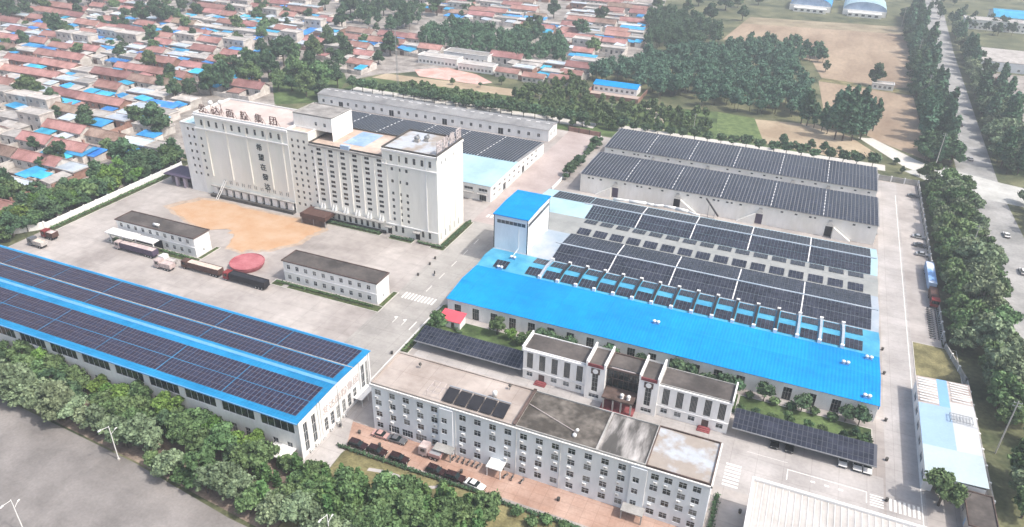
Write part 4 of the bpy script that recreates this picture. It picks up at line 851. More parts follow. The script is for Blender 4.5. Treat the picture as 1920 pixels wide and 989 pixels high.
m = MB(); m.box(-238.4, 207.6, 4.6, -225.05, 217.2, 5.0); m.build('roof', 'truck_purple', q)
m = MB(); m.box(-237.5, 213, .02, -225.2, 213.2, 4.4); m.build('back_wall', 'dark_opening', q)
# ------------------------------------------------------------------ yard offices
def yard_office(x0, x1, y0, y1, h, lab, canopy):
    r = T('yard_office', lab, 'building', ((x0+x1)/2, (y0+y1)/2, 0))
    n = 10; p = (x1-x0-1.6)/n; hs = [(1.3+p*i, z, 2.6+p*i, z+1.6) for i in range(n) for z in (1.0, 4.7)]
    if canopy: hs = [h_ for h_ in hs if not (h_[1] < 2 and h_[0] < 20)]
    S = shell(r, x0, y0, x1, y1, 0, h, {'f': hs, 'r': [(3.2, 1, 4, 2)]}, 'white_wall', .2)
    for h_ in hs: put_window(r, S['f'][0], S['f'][1], h_, .2, joined=False, sill=SILLM)
    put_window(r, S['r'][0], S['r'][1], (3.2, 1, 4, 2), .2)
    m = MB(); m.box(x0, y0-.18, 3.55, x1, y0-.003, 3.8); m.build('ledge', 'pale_wall', r)
    flat_roof(r, x0, y0, x1, y1, h, 'dark_roof', .22, .3, 'brown_stone', .35)
    if canopy:
        m = MB(); m.box(x0-.5, y0-5.2, 4.2, x0+12.2, y0-1.4, 4.6); m.box(x0+12.6, y0-4.4, 4.0, x0+20.5, y0-1.4, 4.35); m.build('canopy', 'white_paint', r)
        for x in (x0+.2, x0+6, x0+12, x0+20): m = MB(); m.box(x, y0-4.2, 0, x+.35, y0-3.85, 4.1); m.build('canopy_post', 'white_paint', r)
        m = MB(); m.box(x0, y0-.07, .1, x0+20, y0-.01, 3.2); m.build('dark_front', 'dark_opening', r)
    else:
        m = MB(); m.box(x0+1.2, y0-4, .02, x0+3.2, y0-.02, .12); m.build('doorstep', 'pale_concrete', r)
yard_office(-217, -182.2, 164.8, 171.9, 7.3, 'small two-storey white yard office with white canopy over the weighbridge', True)
yard_office(-145.6, -110.8, 164.8, 171.9, 7.6, 'small two-storey white yard office with dark roof beside the main road', False)
q = T('rooftop_tank', 'white tank standing on the dark roof of the weighbridge office', 'tank', (-199.5, 167, 7.3))
m = MB(); m.cyl((-201, 166.4, 8.1), (-198.6, 166.4, 8.1), .5, n=12); m.build('tank_body', 'white_paint', q, True)
for x in (-200.7, -198.9): m = MB(); m.box(x-.1, 166, 7.3, x+.1, 166.8, 7.75); m.build('leg', 'grey_metal', q)
# round red basin
q = T('round_red_basin', 'large round red disc-shaped basin on the yard behind the black truck', 'basin', (-162.8, 167.3, 0))
m = MB(); m.lathe(-162.8, 167.3, [(4.9, 0), (5.5, 1.0), (5.75, 1.9), (5.55, 1.95), (5.4, 1.72)], 40); m.build('rim', 'disc_red', q)
m = MB(); m.lathe(-162.8, 167.3, [(5.41, 1.7), (3., 1.62), (0.01, 1.6)], 40); m.build('cover', 'disc_red', q)
# ------------------------------------------------------------------ carports with solar roofs
def carport(x0, x1, lab):
    r = T('solar_carport', lab, 'carport', ((x0+x1)/2, 153, 0)); y0, y1 = 149.3, 156.2
    zf = lambda y: 3.0+.13*(y-y0)
    m = MB(); m.hull8([(x0, y0-.1, zf(y0)-.2), (x1, y0-.1, zf(y0)-.2), (x1, y1, zf(y1)-.2), (x0, y1, zf(y1)-.2)], [(x0, y0-.1, zf(y0)-.08), (x1, y0-.1, zf(y0)-.08), (x1, y1, zf(y1)-.08), (x0, y1, zf(y1)-.08)]); m.build('roof_deck', 'solar_frame_dark', r)
    n = int((x1-x0)//5.4)
    for i in range(n+1):
        x = x0+.3+i*(x1-x0-.6)/n
        m = MB(); m.box(x-.1, y1-1.2, 0, x+.1, y1-1., zf(y1-1)-.2); m.build('post', 'white_paint', r)
        m = MB(); m.hull8([(x-.07, y0, zf(y0)-.42), (x+.07, y0, zf(y0)-.42), (x+.07, y1, zf(y1)-.42), (x-.07, y1, zf(y1)-.42)], [(x-.07, y0, zf(y0)-.2), (x+.07, y0, zf(y0)-.2), (x+.07, y1, zf(y1)-.2), (x-.07, y1, zf(y1)-.2)]); m.build('beam', 'white_paint', r)
    m = MB(); m.box(x0, y0-.22, 2.78, x1, y0-.11, 3.08); m.build('front_edge', 'grey_metal', r)
    cells = []; y = y0+.85
    nx = int((x1-x0)/1.14)
    for j in range(4):
        for i in range(nx): cells.append((x0+.6+i*1.14, y0+.85+j*1.72, zf(y0+.85+j*1.72)-.06, math.atan(.13)))
    solar(r, cells, 1.06, 1.64, 'solar_glass', 'solar_frame', 300)
carport(-89.2, -56.6, 'solar-roofed carport left of the entrance office'); carport(-1.2, 31.4, 'solar-roofed carport right of the entrance office with white cars beneath')
# ------------------------------------------------------------------ sheds at the right edge
r = T('long_shed', 'long low shed with patchwork white and pale blue metal roof', 'shed', (47, 168, 0))
S = shell(r, 41.3, 149.5, 53.2, 188, 0, 4.6, {'l': [(4+6*i, 1, 7+6*i, 2.8) for i in range(6)], 'f': [(2, 0, 5, 3)]}, 'pale_wall', .2)
for i in range(6): put_window(r, S['l'][0], S['l'][1], (4+6*i, 1, 7+6*i, 2.8), .2)
def rp(x0, y0, x1, y1, mat, z=4.75): m = MB(); zz = lambda x: z+.05*(x-41); m.hull8([(x0, y0, zz(x0)-.15), (x1, y0, zz(x1)-.15), (x1, y1, zz(x1)-.15), (x0, y1, zz(x0)-.15)], [(x0, y0, zz(x0)), (x1, y0, zz(x1)), (x1, y1, zz(x1)), (x0, y1, zz(x0))]); m.build('roof_sheet', mat, r)
pm('sheet_pale_blue', (.30, .43, .58), var=.05, scale=.2, rough=.45); pm('sheet_blue', (.20, .38, .62), var=.05, scale=.2, rough=.45); pm('sheet_white', (.50, .52, .54), var=.04, scale=.2, rough=.5)
pm('slatted_roof', (.34, .28, .26), var=.2, scale=.3, c2=(.52, .48, .45), stretch=(.3, 2.2, 1)); pm('sheet_ice', (.42, .50, .52), var=.05, scale=.2, rough=.5)
rp(41, 176.5, 45.8, 188.4, 'slatted_roof'); rp(45.803, 176.5, 48.2, 188.4, 'sheet_blue'); rp(48.203, 179, 53.5, 188.4, 'slatted_roof'); rp(48.203, 160, 53.5, 178.997, 'sheet_white'); rp(41, 160, 48.2, 176.497, 'sheet_pale_blue'); rp(41, 149.2, 53.5, 159.997, 'sheet_ice')
for i in range(9): m = MB(); m.box(41.4, 177.2+i*1.2, 4.9, 45.6, 177.6+i*1.2, 5.12); m.build('roof_batten', 'white_trim', r)
for i in range(8): m = MB(); m.box(48.8, 179.6+i*1.1, 5.25, 53, 179.95+i*1.1, 5.42); m.build('roof_batten', 'white_trim', r)
m = MB()
for (a, b) in ((47.6, 170.8), (52.4, 170.8), (47.6, 173.4), (52.4, 173.4)): m.cyl((a, b, 5), (a, b, 6), .06, n=4)
for k in range(8): m.box(47.6+k*.68, 170.8, 5.95, 47.75+k*.68, 173.4, 6.05)
m.box(47.5, 170.7, 5.85, 52.5, 170.9, 5.95); m.box(47.5, 173.3, 5.85, 52.5, 173.5, 5.95)
q = T('roof_rack', 'grey steel rack lying on the white part of the patchwork shed roof', 'rack', (50, 172, 5)); m.build('frame', 'grey_metal', q)
r = T('dark_roofed_hut', 'small hut with dark flat roof at the bottom right corner', 'hut', (51.6, 143, 0))
S = shell(r, 49, 138, 54.2, 148.2, 0, 3.8, {'l': [(2, .8, 3.6, 2.4), (6, 0, 7.2, 2.4)]}, 'house_wall', .2)
put_window(r, S['l'][0], S['l'][1], (2, .8, 3.6, 2.4), .2); m = MB(); m.box(49.1, 141, 0, 49.16, 142.2, 2.4); m.build('door', 'faded_blue', r)
flat_roof(r, 49, 138, 54.2, 148.2, 3.9, 'dark_roof', .25, .2, 'brown_stone', .3)
r = T('front_workshop', 'workshop roof of ribbed off-white metal at the bottom edge', 'building', (30, 112, 0))
shell(r, 5.8, 92, 46, 127.4, 0, 8.6, {}, 'white_wall'); m = MB(); m.hull8([(5.6, 91, 8.6), (46.2, 91, 8.6), (46.2, 127., 8.6), (5.6, 127., 8.6)], [(5.6, 91, 9.6), (46.2, 91, 9.6), (46.2, 127., 8.72), (5.6, 127., 8.72)]); m.build('roof', 'roof_white_metal', r)
m = MB(); m.box(5.2, 127.05, 8.5, 46.4, 127.7, 9.3); m.box(5.2, 91, 8.5, 5.58, 127.04, 9.9); m.build('parapet', 'white_trim', r)
for i in range(31): m = MB(); x = 6.4+i*1.28; m.hull8([(x, 91.2, 9.58), (x+.12, 91.2, 9.58), (x+.12, 126.9, 8.7), (x, 126.9, 8.7)], [(x, 91.2, 9.7), (x+.12, 91.2, 9.7), (x+.12, 126.9, 8.82), (x, 126.9, 8.82)]); m.build('roof_rib', 'white_trim', r)
r = T('red_roofed_kiosk', 'tiny kiosk with bright red roof at the corner of the blue hall', 'kiosk', (-84.5, 164.5, 0))
S = shell(r, -88, 162.8, -81.5, 166.6, 0, 2.7, {'f': [(1, .9, 2.4, 2.1), (3.6, 0, 4.6, 2.1)]}, 'white_wall', .15); put_window(r, S['f'][0], S['f'][1], (1, .9, 2.4, 2.1), .15)
m = MB(); m.box(-84.4, 162.9, 0, -83.4, 162.95, 2.1); m.build('door', 'brown_stone', r); m = MB(); m.hull8([(-88.4, 162.2, 2.7), (-81.1, 162.2, 2.7), (-81.1, 166.9, 3.5), (-88.4, 166.9, 3.5)], [(-88.4, 162.2, 2.85), (-81.1, 162.2, 2.85), (-81.1, 166.9, 3.65), (-88.4, 166.9, 3.65)]); m.build('roof', 'canopy_red', r)
# ------------------------------------------------------------------ compound walls
def wallrun(pts, h, lab, mat='white_wall', th=.3, piers=6., cap='white_trim'):
    c = pts[0]; r = T('compound_wall', lab, 'wall', (c[0], c[1], 0))
    for (a, b) in zip(pts, pts[1:]):
        d = Vector((b[0]-a[0], b[1]-a[1])); L = d.length; d /= L; n = Vector((-d.y, d.x)); k = int(L/piers)+1; pl = L/k
        for i in range(k):
            s = Vector(a)+d*(i*pl+.25); e = Vector(a)+d*((i+1)*pl-.25); m = MB(); q = n*(th/2)
            m.hull8([(s.x-q.x, s.y-q.y, 0), (e.x-q.x, e.y-q.y, 0), (e.x+q.x, e.y+q.y, 0), (s.x+q.x, s.y+q.y, 0)], [(s.x-q.x, s.y-q.y, h), (e.x-q.x, e.y-q.y, h), (e.x+q.x, e.y+q.y, h), (s.x+q.x, s.y+q.y, h)]); m.build('wall_panel', mat, r)
        for i in range(k+1):
            s = Vector(a)+d*(i*pl); m = MB(); m.box(s.x-.25, s.y-.25, 0, s.x+.25, s.y+.25, h+.25); m.build('pier', cap, r)
wallrun([(-246.6, 159), (-246.6, 225)], 2.2, 'pale green-white panelled wall between yard and village'); wallrun([(-262, 139), (-246.6, 158.5)], 2.8, 'white wall at the far left end of the yard', piers=30)
wallrun([(34.5, 345.3), (50.6, 345.3)], 2.4, 'grey wall closing the back right corner of the compound', 'grey_stone'); wallrun([(50.8, 345), (51, 214), (55, 197), (55.6, 150)], 1.7, 'long grey wall along the right side of the compound', 'grey_stone')
wallrun([(-92.2, 232+40), (-91.6, 341)], 1.0, 'low pale wall between rear forecourt and warehouses', 'white_wall', .6, 12); wallrun([(-110, 345.4), (-93, 344)], 2.3, 'red-brown brick wall closing the rear forecourt', 'brick_wall', cap='brown_stone')
# ------------------------------------------------------------------ village houses
def house_proto(W, kind, seed):
    q = random.Random(seed); r = T('village_house', 'x', 'house'); D = 6.4; H = 3.3 if kind != 'two' else 6.4
    n = max(2, int(W/3.2)); p = W/n; hs = []
    for fl in range(1 if kind != 'two' else 2):
        for i in range(n):
            if i == n//2 and fl == 0: hs.append((p*i+p/2-.6, .05, p*i+p/2+.6, 2.3))
            else: hs.append((p*i+p/2-.75, 1.0+3.1*fl, p*i+p/2+.75, 2.4+3.1*fl))
    wm = 'brick_wall' if seed % 5 == 3 else 'house_wall'
    S = shell(r, -W/2, -D/2, W/2, D/2, 0, H, {'f': hs}, wm, .2)
    for h in hs:
        if h[1] < .5: m = MB(); m.box(-W/2+h[0], -D/2+.15, .05, -W/2+h[2], -D/2+.2, 2.3); m.build('door', 'dark_opening', r)
        else: put_window(r, S['f'][0], S['f'][1], h, .2, glass='glass')
    if kind == 'tile' or kind == 'brown':
        R = 1.9; m = MB(); a = W/2+.35; mt = 'tile_red' if kind == 'tile' else 'tile_brown'
        for (y0, y1, z0, z1) in ((-D/2-.5, 0, H-.15, H+R), (0, D/2+.4, H+R, H-.1)):
            m.hull8([(-a, y0, z0), (a, y0, z0), (a, y1, z1), (-a, y1, z1)], [(-a, y0, z0+.16), (a, y0, z0+.16), (a, y1, z1+.16), (-a, y1, z1+.16)])
        m.build('roof', mt, r)
        for s in (-1, 1):
            g = MB(); x = s*W/2; pts = [(x, -D/2, H), (x, D/2, H), (x, 0, H+R)]; g.tri(*(pts if s > 0 else pts[::-1])); g.build('gable', wm, r)
        m = MB(); m.box(-a, -.16, H+R+.1, a, .16, H+R+.3); m.build('ridge_tiles', mt, r)
        if seed % 3 == 0: m = MB(); m.box(W/4, .8, H+.6, W/4+.6, 1.4, H+R+.9); m.build('chimney', 'brick_wall', r)
    else:
        mt = {'flat': 'flat_grey', 'pale': 'flat_pale', 'two': 'flat_pale', 'metal': 'shed_pale'}[kind]
        flat_roof(r, -W/2, -D/2, W/2, D/2, H+.15, mt, .35, .25, 'house_wall', .25)
    # yard wall and gate in front
    y = -D/2-8.2; t = .24; m = MB()
    m.box(-W/2, y, 0, -1.4, y+t, 2.1); m.box(1.4, y, 0, W/2, y+t, 2.1); m.box(-W/2, y+t, 0, -W/2+t, -D/2-.01, 2.1); m.box(W/2-t, y+t, 0, W/2, -D/2-.01, 2.1); m.build('yard_wall', wm, r); r.children[-1]['kind'] = 'stuff'
    m = MB(); m.box(-1.35, y+.03, 0, 1.35, y+.13, 2.3); m.build('gate', 'brown_stone' if seed % 2 else 'flat_grey', r)
    return Proto(r)
def shed_proto(W, D, mat, seed):
    r = T('yard_shed', 'x', 'shed'); H = 2.7
    S = shell(r, -W/2, -D/2, W/2, D/2, 0, H, {'f': [(W/2-.6, 0, W/2+.5, 2)]}, 'house_wall', .15); m = MB(); m.box(-.6, -D/2+.1, 0, .5, -D/2+.14, 2); m.build('door', 'dark_opening', r)
    m = MB(); m.hull8([(-W/2-.3, -D/2-.4, H), (W/2+.3, -D/2-.4, H), (W/2+.3, D/2+.3, H+.7), (-W/2-.3, D/2+.3, H+.7)], [(-W/2-.3, -D/2-.4, H+.14), (W/2+.3, -D/2-.4, H+.14), (W/2+.3, D/2+.3, H+.84), (-W/2-.3, D/2+.3, H+.84)]); m.build('roof', mat, r)
    return Proto(r)
HP = {k: [house_proto(W, k, s) for s, W in e] for k, e in {'tile': ((0, 12), (1, 15), (2, 19), (3, 24), (4, 14)), 'brown': ((5, 13), (6, 18)), 'flat': ((7, 10), (8, 14)), 'pale': ((9, 11), (10, 16)), 'two': ((11, 12), (12, 15)), 'metal': ((13, 12),)}.items()}
HW = {'tile': (12, 15, 19, 24, 14), 'brown': (13, 18), 'flat': (10, 14), 'pale': (11, 16), 'two': (12, 15), 'metal': (12,)}
HN = {'tile': 'red-tiled house', 'brown': 'brown-tiled house', 'flat': 'grey flat-roofed house', 'pale': 'pale flat-roofed house', 'two': 'two-storey pale house', 'metal': 'house with pale metal roof'}
SP = {m: [shed_proto(W, D, m, 20+i) for i, (W, D) in enumerate(e)] for m, e in {'shed_blue': ((7, 5), (11, 6), (5, 6)), 'shed_pale': ((6, 5), (9, 5)), 'flat_grey': ((5, 7), (7, 4.5)), 'flat_pale': ((6, 6), (8, 5)), 'tile_red': ((7, 5),)}.items()}
SN = {'shed_blue': 'blue-roofed yard shed', 'shed_pale': 'pale metal-roofed yard shed', 'flat_grey': 'grey-roofed yard shed', 'flat_pale': 'pale-roofed yard shed', 'tile_red': 'red-roofed yard shed'}
P = lambda *a: [at(*p) for p in a]
VILLAGE = P((-80, 445), (60, 372), (230, 318), (326, 295), (338, 205), (430, 188), (505, 175), (520, 125), (640, 118), (660, 140), (740, 118), (780, 95), (870, 112), (1000, 148), (1062, 150), (1125, 118), (1215, 70), (1210, -60), (-80, -60))
HOLES = [P((500, 118), (650, 112), (650, 195), (505, 195)), P((345, 150), (405, 140), (405, 190), (350, 190)), P((778, 20), (1060, 72), (1062, 120), (900, 112), (790, 92)), P((560, 0), (790, 0), (790, 70), (690, 62), (630, 40)),
         P((-60, -40), (190, -40), (180, 16), (-60, 30)), P((290, -20), (380, -20), (390, 28), (300, 30)), P((1000, 0), (1090, 0), (1075, 45), (1010, 45)), P((195, 275), (260, 275), (250, 330), (190, 330)), P((455, 85), (600, 92), (600, 130), (460, 128)), P((700, 96), (960, 130), (960, 165), (690, 150))]
BLUE = [(302, 200, 1), (140, 283, 1), (366, 70, 1), (86, 100, 1), (30, 145, 0), (62, 186, 1), (196, 178, 0), (75, 42, 0), (470, 35, 1), (588, 45, 1), (560, 62, 1), (720, 82, 1), (400, 160, 0), (505, 98, 1), (1020, 58, 0), (835, 12, 1), (178, 287, 2), (30, 75, 0), (620, 72, 0), (440, 100, 0), (355, 30, 0), (690, 60, 0), (1185, 55, 1)]
vr = random.Random(11); lots = []; sheds = []; y = 160.; row = 0
while y < 780:
    row += 1; x = -760+vr.uniform(0, 8)
    while x < -80:
        t = vr.random(); kind = 'tile' if t < .44 else 'brown' if t < .50 else 'flat' if t < .62 else 'pale' if t < .78 else 'two' if t < .85 else 'metal'
        k = vr.randrange(len(HP[kind])); Wd = HW[kind][k]; Wd *= 1.2; cx_ = x+Wd/2
        pr_ = proj((cx_, y, 2)); ok = inpoly(cx_, y, VILLAGE) and not any(inpoly(cx_, y, h) for h in HOLES) and -30 < pr_[0] < 1950 and -25 < pr_[1] < 1000
        if ok and vr.random() < .95:
            lots.append((row, cx_, y+vr.uniform(-1, 1), kind, k, vr.uniform(-.03, .03)))
            for s in (-1, 1):
                if vr.random() < .72: sheds.append((cx_+s*(Wd/2-3.2), y-8.6+vr.uniform(-1, 1), vr.choices(['shed_blue', 'shed_pale', 'flat_grey', 'flat_pale', 'tile_red'], [.40, .26, .08, .22, .04])[0]))
        x += Wd+vr.choice((.3, .5, 1.5, 5))
    y += vr.choice((17.5, 19, 20.5))
lots.sort(key=lambda l: l[1]**2+l[2]**2); far = lots[295:]; lots = lots[:295]
rowid = {r_: i+1 for i, r_ in enumerate(sorted({l[0] for l in lots}))}; byrow = {}
for l in sorted(lots, key=lambda l: l[1]): byrow.setdefault(l[0], []).append(l)
NROW = len(rowid)
for r_, ls in byrow.items():
    for i, (rw, hx, hy, kind, k, rz) in enumerate(ls):
        HP[kind][k].put((hx, hy, 0), rz, '%s, %s from left in %s village row from the front' % (HN[kind], ordw(i+1), ordw(rowid[rw])), 'village houses', (1.2*vr.uniform(.94, 1.04)*(1.35 if hy < 330 and kind == 'tile' and k < 2 else 1), 1.25, 1.15*vr.uniform(.95, 1.15)))
fm = MB()
for (rw, hx, hy, kind, k, rz) in far:
    Wd = HW[kind][k]/2; fm.box(hx-Wd, hy-3.2, 0, hx+Wd, hy+3.2, 3.3, 0); mi = 1 if kind in ('tile', 'brown') else 2
    if mi == 1: fm.hull8([(hx-Wd-.3, hy-3.7, 3.2), (hx+Wd+.3, hy-3.7, 3.2), (hx+Wd+.3, hy+3.6, 3.2), (hx-Wd-.3, hy+3.6, 3.2)], [(hx-Wd-.3, hy-.1, 5.2), (hx+Wd+.3, hy-.1, 5.2), (hx+Wd+.3, hy+.1, 5.2), (hx-Wd-.3, hy+.1, 5.2)], 1)
    else: fm.box(hx-Wd-.2, hy-3.4, 3.31, hx+Wd+.2, hy+3.4, 3.6, 2)
if far: tag(fm.build('distant_houses', ['house_wall', 'tile_red', 'flat_pale']), 'farthest roofs of the village merging at the top edge', 'houses', kind='stuff')
sheds = [s for s in sheds if inview(s[0], s[1], 0, 0)]; sheds.sort(key=lambda s: s[0]**2+s[1]**2); sheds = sheds[:285]
for (px, py, k) in BLUE:
    a = at(px, py, 3); SP['shed_blue'][k].put((a[0], a[1], 0), 0, None, 'blue sheds', (1.7, 1.4, 1.25) if k == 1 else (1.4, 1.2, 1.1))
cnt = {}
blues = [o for o in COL.objects if o.name.startswith('yard_shed') and o.get('group') == 'blue sheds']
for i, o in enumerate(sorted(blues, key=lambda o: proj(o.location)[0])): o['label'] = 'large bright blue-roofed shed, %s from the left among the village houses' % ordw(i+1)
sx = {}
for s in sorted(sheds, key=lambda s: s[0]):
    sx[s[2]] = sx.get(s[2], 0)+1
    SP[s[2]][vr.randrange(len(SP[s[2]]))].put((s[0], s[1], 0), vr.choice((0, 0, math.pi/2)), '%s in a village courtyard, %s of its kind from the left' % (SN[s[2]], ordw(sx[s[2]])), 'courtyard sheds', (vr.uniform(.9, 1.35), vr.uniform(.9, 1.25), vr.uniform(.9, 1.2)))
for grp in (HP, SP):        # prototypes that were never placed
    for l in grp.values():
        for p_ in l:
            if not p_.used:
                for c in list(p_.root.children):
                    for d in list(c.children): bpy.data.objects.remove(d)
                    bpy.data.objects.remove(c)
                bpy.data.objects.remove(p_.root)
# single buildings outside the rows
def simple_house(name, lab, x0, y0, x1, y1, h, roof, wall='house_wall', nw=6, fl=1, gable=None, cat='house', over=.4):
    r = T(name, lab, cat, ((x0+x1)/2, (y0+y1)/2, 0)); p = (x1-x0-1)/nw
    hs = [(.8+p*i, 1.0+3.2*k, .8+p*i+min(1.6, p*.6), 2.5+3.2*k) for i in range(nw) for k in range(fl)]
    S = shell(r, x0, y0, x1, y1, 0, h, {'f': hs}, wall, .2)
    for h_ in hs: put_window(r, S['f'][0], S['f'][1], h_, .2)
    if gable:
        yr = (y0+y1)/2
        for (a, b, za_, zb_) in ((y0-over, yr, h-.1, h+gable), (yr, y1+over, h+gable, h-.1)):
            m = MB(); m.hull8([(x0-over, a, za_), (x1+over, a, za_), (x1+over, b, zb_), (x0-over, b, zb_)], [(x0-over, a, za_+.15), (x1+over, a, za_+.15), (x1+over, b, zb_+.15), (x0-over, b, zb_+.15)]); m.build('roof', roof, r)
        g = MB(); g.tri((x1, y0, h), (x1, y1, h), (x1, yr, h+gable)); g.build('gable', wall, r); g = MB(); g.tri((x0, y1, h), (x0, y0, h), (x0, yr, h+gable)); g.build('gable', wall, r)
    else: flat_roof(r, x0, y0, x1, y1, h+.1, roof, .4, .3, wall, .3)
    return r
fr_ = simple_house('farmhouse', 'lone farmhouse with bright blue roof and walled pale yard before the wood', -120, 420, -94, 430, 4., 'roof_blue', 'pale_wall', 8, gable=1.6)
m = MB(); m.box(-121, 407, .02, -90, 420, .12); m.build('yard_floor', pm('farm_yard', (.42, .34, .30), var=.1, scale=.2), fr_)
for a in ((-121, 406.7, -90, 407), (-121.3, 406.7, -121, 430), (-90, 406.7, -89.7, 430)): m = MB(); m.box(a[0], a[1], 0, a[2], a[3], 2.4); m.build('yard_wall', 'brick_wall', fr_)
simple_house('school_block', 'white long school block with pale roof behind the pink playground, left one', -242, 428, -214, 437, 5, 'flat_pale', 'white_wall', 10)
simple_house('school_block', 'white long school block with pale roof behind the pink playground, right one', -211, 424, -187, 432, 4.5, 'flat_pale', 'white_wall', 9)
simple_house('village_hall', 'grey flat-roofed long hall behind the white school blocks', -232, 445, -200, 455, 5, 'flat_grey', 'pale_wall', 8)
for i, (a, b, c) in enumerate(((-184, 421, 15), (-165, 418, 14), (-149, 422, 13), (-147, 436, 14))):
    simple_house('edge_house', 'red-tiled house with white gable at the village edge, %s from the left' % ordw(i+1), a, b, a+c, b+7, 3.4, 'tile_red', 'house_wall', 4, gable=2.)
for i, (px, py) in enumerate(((1160, 152), (1195, 150), (1140, 130), (1165, 118), (1195, 112), (1150, 100), (1185, 92), (1205, 82), (1160, 84), (1190, 66), (1155, 66), (1180, 48), (1155, 48))): pass
for i in range(2):       # barrel-vaulted halls at the top
    x0 = -36+i*46; r = T('vaulted_hall', '%s barrel-vaulted blue and white hall beyond the stubble field' % ('left' if i == 0 else 'right'), 'building', (x0+18, 775, 0))
    m = MB(); n = 14
    for k in range(n):
        t0, t1 = math.pi*k/n, math.pi*(k+1)/n; f_ = lambda t: (x0+18-18*math.cos(t), 5+7*math.sin(t))
        (xa, za_), (xb, zb_) = f_(t0), f_(t1); m.quad((xa, 756, za_), (xb, 756, zb_), (xb, 800, zb_), (xa, 800, za_), 0)
    m.build('vault', 'shed_blue' if i == 0 else 'roof_ice_blue', r)
    m = MB(); m.poly([(x0+18-18*math.cos(math.pi*k/n), 756.2, 5+7*math.sin(math.pi*k/n)) for k in range(n+1)]); m.build('end_wall', 'faded_blue', r)
    m = MB(); m.box(x0, 756, 0, x0+36, 756.4, 5); m.box(x0+35.6, 756, 0, x0+36, 800, 5); m.box(x0, 756.41, 0, x0+.4, 800, 5); m.build('wall', 'white_wall', r)
    m = MB(); m.box(x0+4, 748, 0, x0+32, 755.8, 3.6); m.build('lean_to', 'white_wall', r)
    for k in range(5): m = MB(); m.box(x0+5+k*5.4, 747.9, 1, x0+7.6+k*5.4, 747.97, 2.6); m.build('window', 'glass', r)
simple_house('works_office', 'long white two-storey works beside the country road with pale roof', 106, 742, 190, 758, 7.5, 'flat_pale', 'white_wall', 24, 2, cat='building')
m_ = simple_house('works_hall', 'works hall with turquoise roof behind the white two-storey works', 130, 765, 175, 800, 8, 'shed_blue', 'pale_wall', 8, gable=4., cat='building')
simple_house('roadside_store', 'wide low store with pale grey metal roof right of the country road', 97, 590, 175, 634, 6.5, 'flat_pale', 'blue_white_wall', 12, gable=3, cat='building')
simple_house('roadside_house', 'small white house among trees left of the country road', 33, 503, 45, 509, 3.5, 'flat_pale', 'white_wall', 4)
jr = random.Random(5)
for i in range(26):       # scrap lots to the right
    a, b = jr.uniform(94, 140), jr.uniform(500, 570)
    if not inview(a, b, 1, 0): continue
    o = MB(); w1, d1, h1 = jr.uniform(2, 6), jr.uniform(1.5, 3), jr.uniform(.8, 2.4); o.hull8([(a-w1/2, b-d1/2, 0), (a+w1/2, b-d1/2, 0), (a+w1/2, b+d1/2, 0), (a-w1/2, b+d1/2, 0)], [(a-w1/2.6, b-d1/2.4, h1), (a+w1/2.2, b-d1/2.6, h1*.9), (a+w1/2.3, b+d1/2.3, h1), (a-w1/2.4, b+d1/2.5, h1*1.1)])
    tag(o.build('scrap_heap', jr.choice(['flat_grey', 'truck_red', 'flat_pale', 'truck_purple', 'white_paint', 'tarp_tan'])), 'heap of scrap right of the country road, %s one counted from the first' % ordw(i+1), 'scrap', 'scrap heaps right of the country road')
# ------------------------------------------------------------------ trees
def ico(c, rx, ry, rz, n=7):
    V = []; Fc = []
    for j in range(n+1):
        t = math.pi*j/n
        for k in range(8): a = 2*math.pi*k/8; V.append((c[0]+rx*math.sin(t)*math.cos(a), c[1]+ry*math.sin(t)*math.sin(a), c[2]+rz*math.cos(t)))
    for j in range(n):
        for k in range(8): k2 = (k+1) % 8; Fc.append((j*8+k, (j+1)*8+k, (j+1)*8+k2, j*8+k2))
    return V, Fc
def crown_mesh(name, lobes, nleaf, size, mat, seed, elong=1.):
    R = np.random.default_rng(seed); tot = sum(l[1]*l[2]+l[1]*l[3] for l in lobes); V = []; Fc = []; off = 0
    for (c, rx, ry, rz) in lobes:
        v, f = ico(c, rx*.6, ry*.6, rz*.6, 5); v = np.array(v)+R.normal(0, .07*rx, (len(v), 3)); V.append(v); Fc += [tuple(off+i for i in q) for q in f]; off += len(v)
        n = max(20, int(nleaf*(rx*ry+rx*rz)/tot)); d = R.normal(size=(n, 3)); d[:, 2] = np.where(d[:, 2] < -.3, -d[:, 2]*.6, d[:, 2]); d /= np.linalg.norm(d, axis=1)[:, None]
        rad = (R.uniform(.6, 1.05, n)+np.where(R.random(n) < .2, R.uniform(0, .45, n), 0))[:, None]; cen = np.array(c)+d*rad*np.array([rx, ry, rz])
        nr = d+R.normal(0, .75, (n, 3)); nr /= np.linalg.norm(nr, axis=1)[:, None]
        u = np.cross(nr, R.normal(size=(n, 3))); u /= np.linalg.norm(u, axis=1)[:, None]+1e-9; w_ = np.cross(nr, u)
        s = size*R.uniform(.5, 1.7, n)[:, None]
        if elong > 1: u[:, 2] *= 1; 
        a = u*s*.5; b = w_*s*.5*elong
        q = np.stack([cen-a-b*.3, cen+a*.4-b, cen+a+b*.4, cen-a*.3+b], 1).reshape(-1, 3); V.append(q)
        Fc += [(off+4*i, off+4*i+1, off+4*i+2, off+4*i+3) for i in range(n)]; off += 4*n
    me = bpy.data.meshes.new(name); me.from_pydata(np.concatenate(V).tolist(), [], Fc); me.materials.append(MATS[mat]); me.polygons.foreach_set('use_smooth', [True]*len(Fc)); me.update(); return me
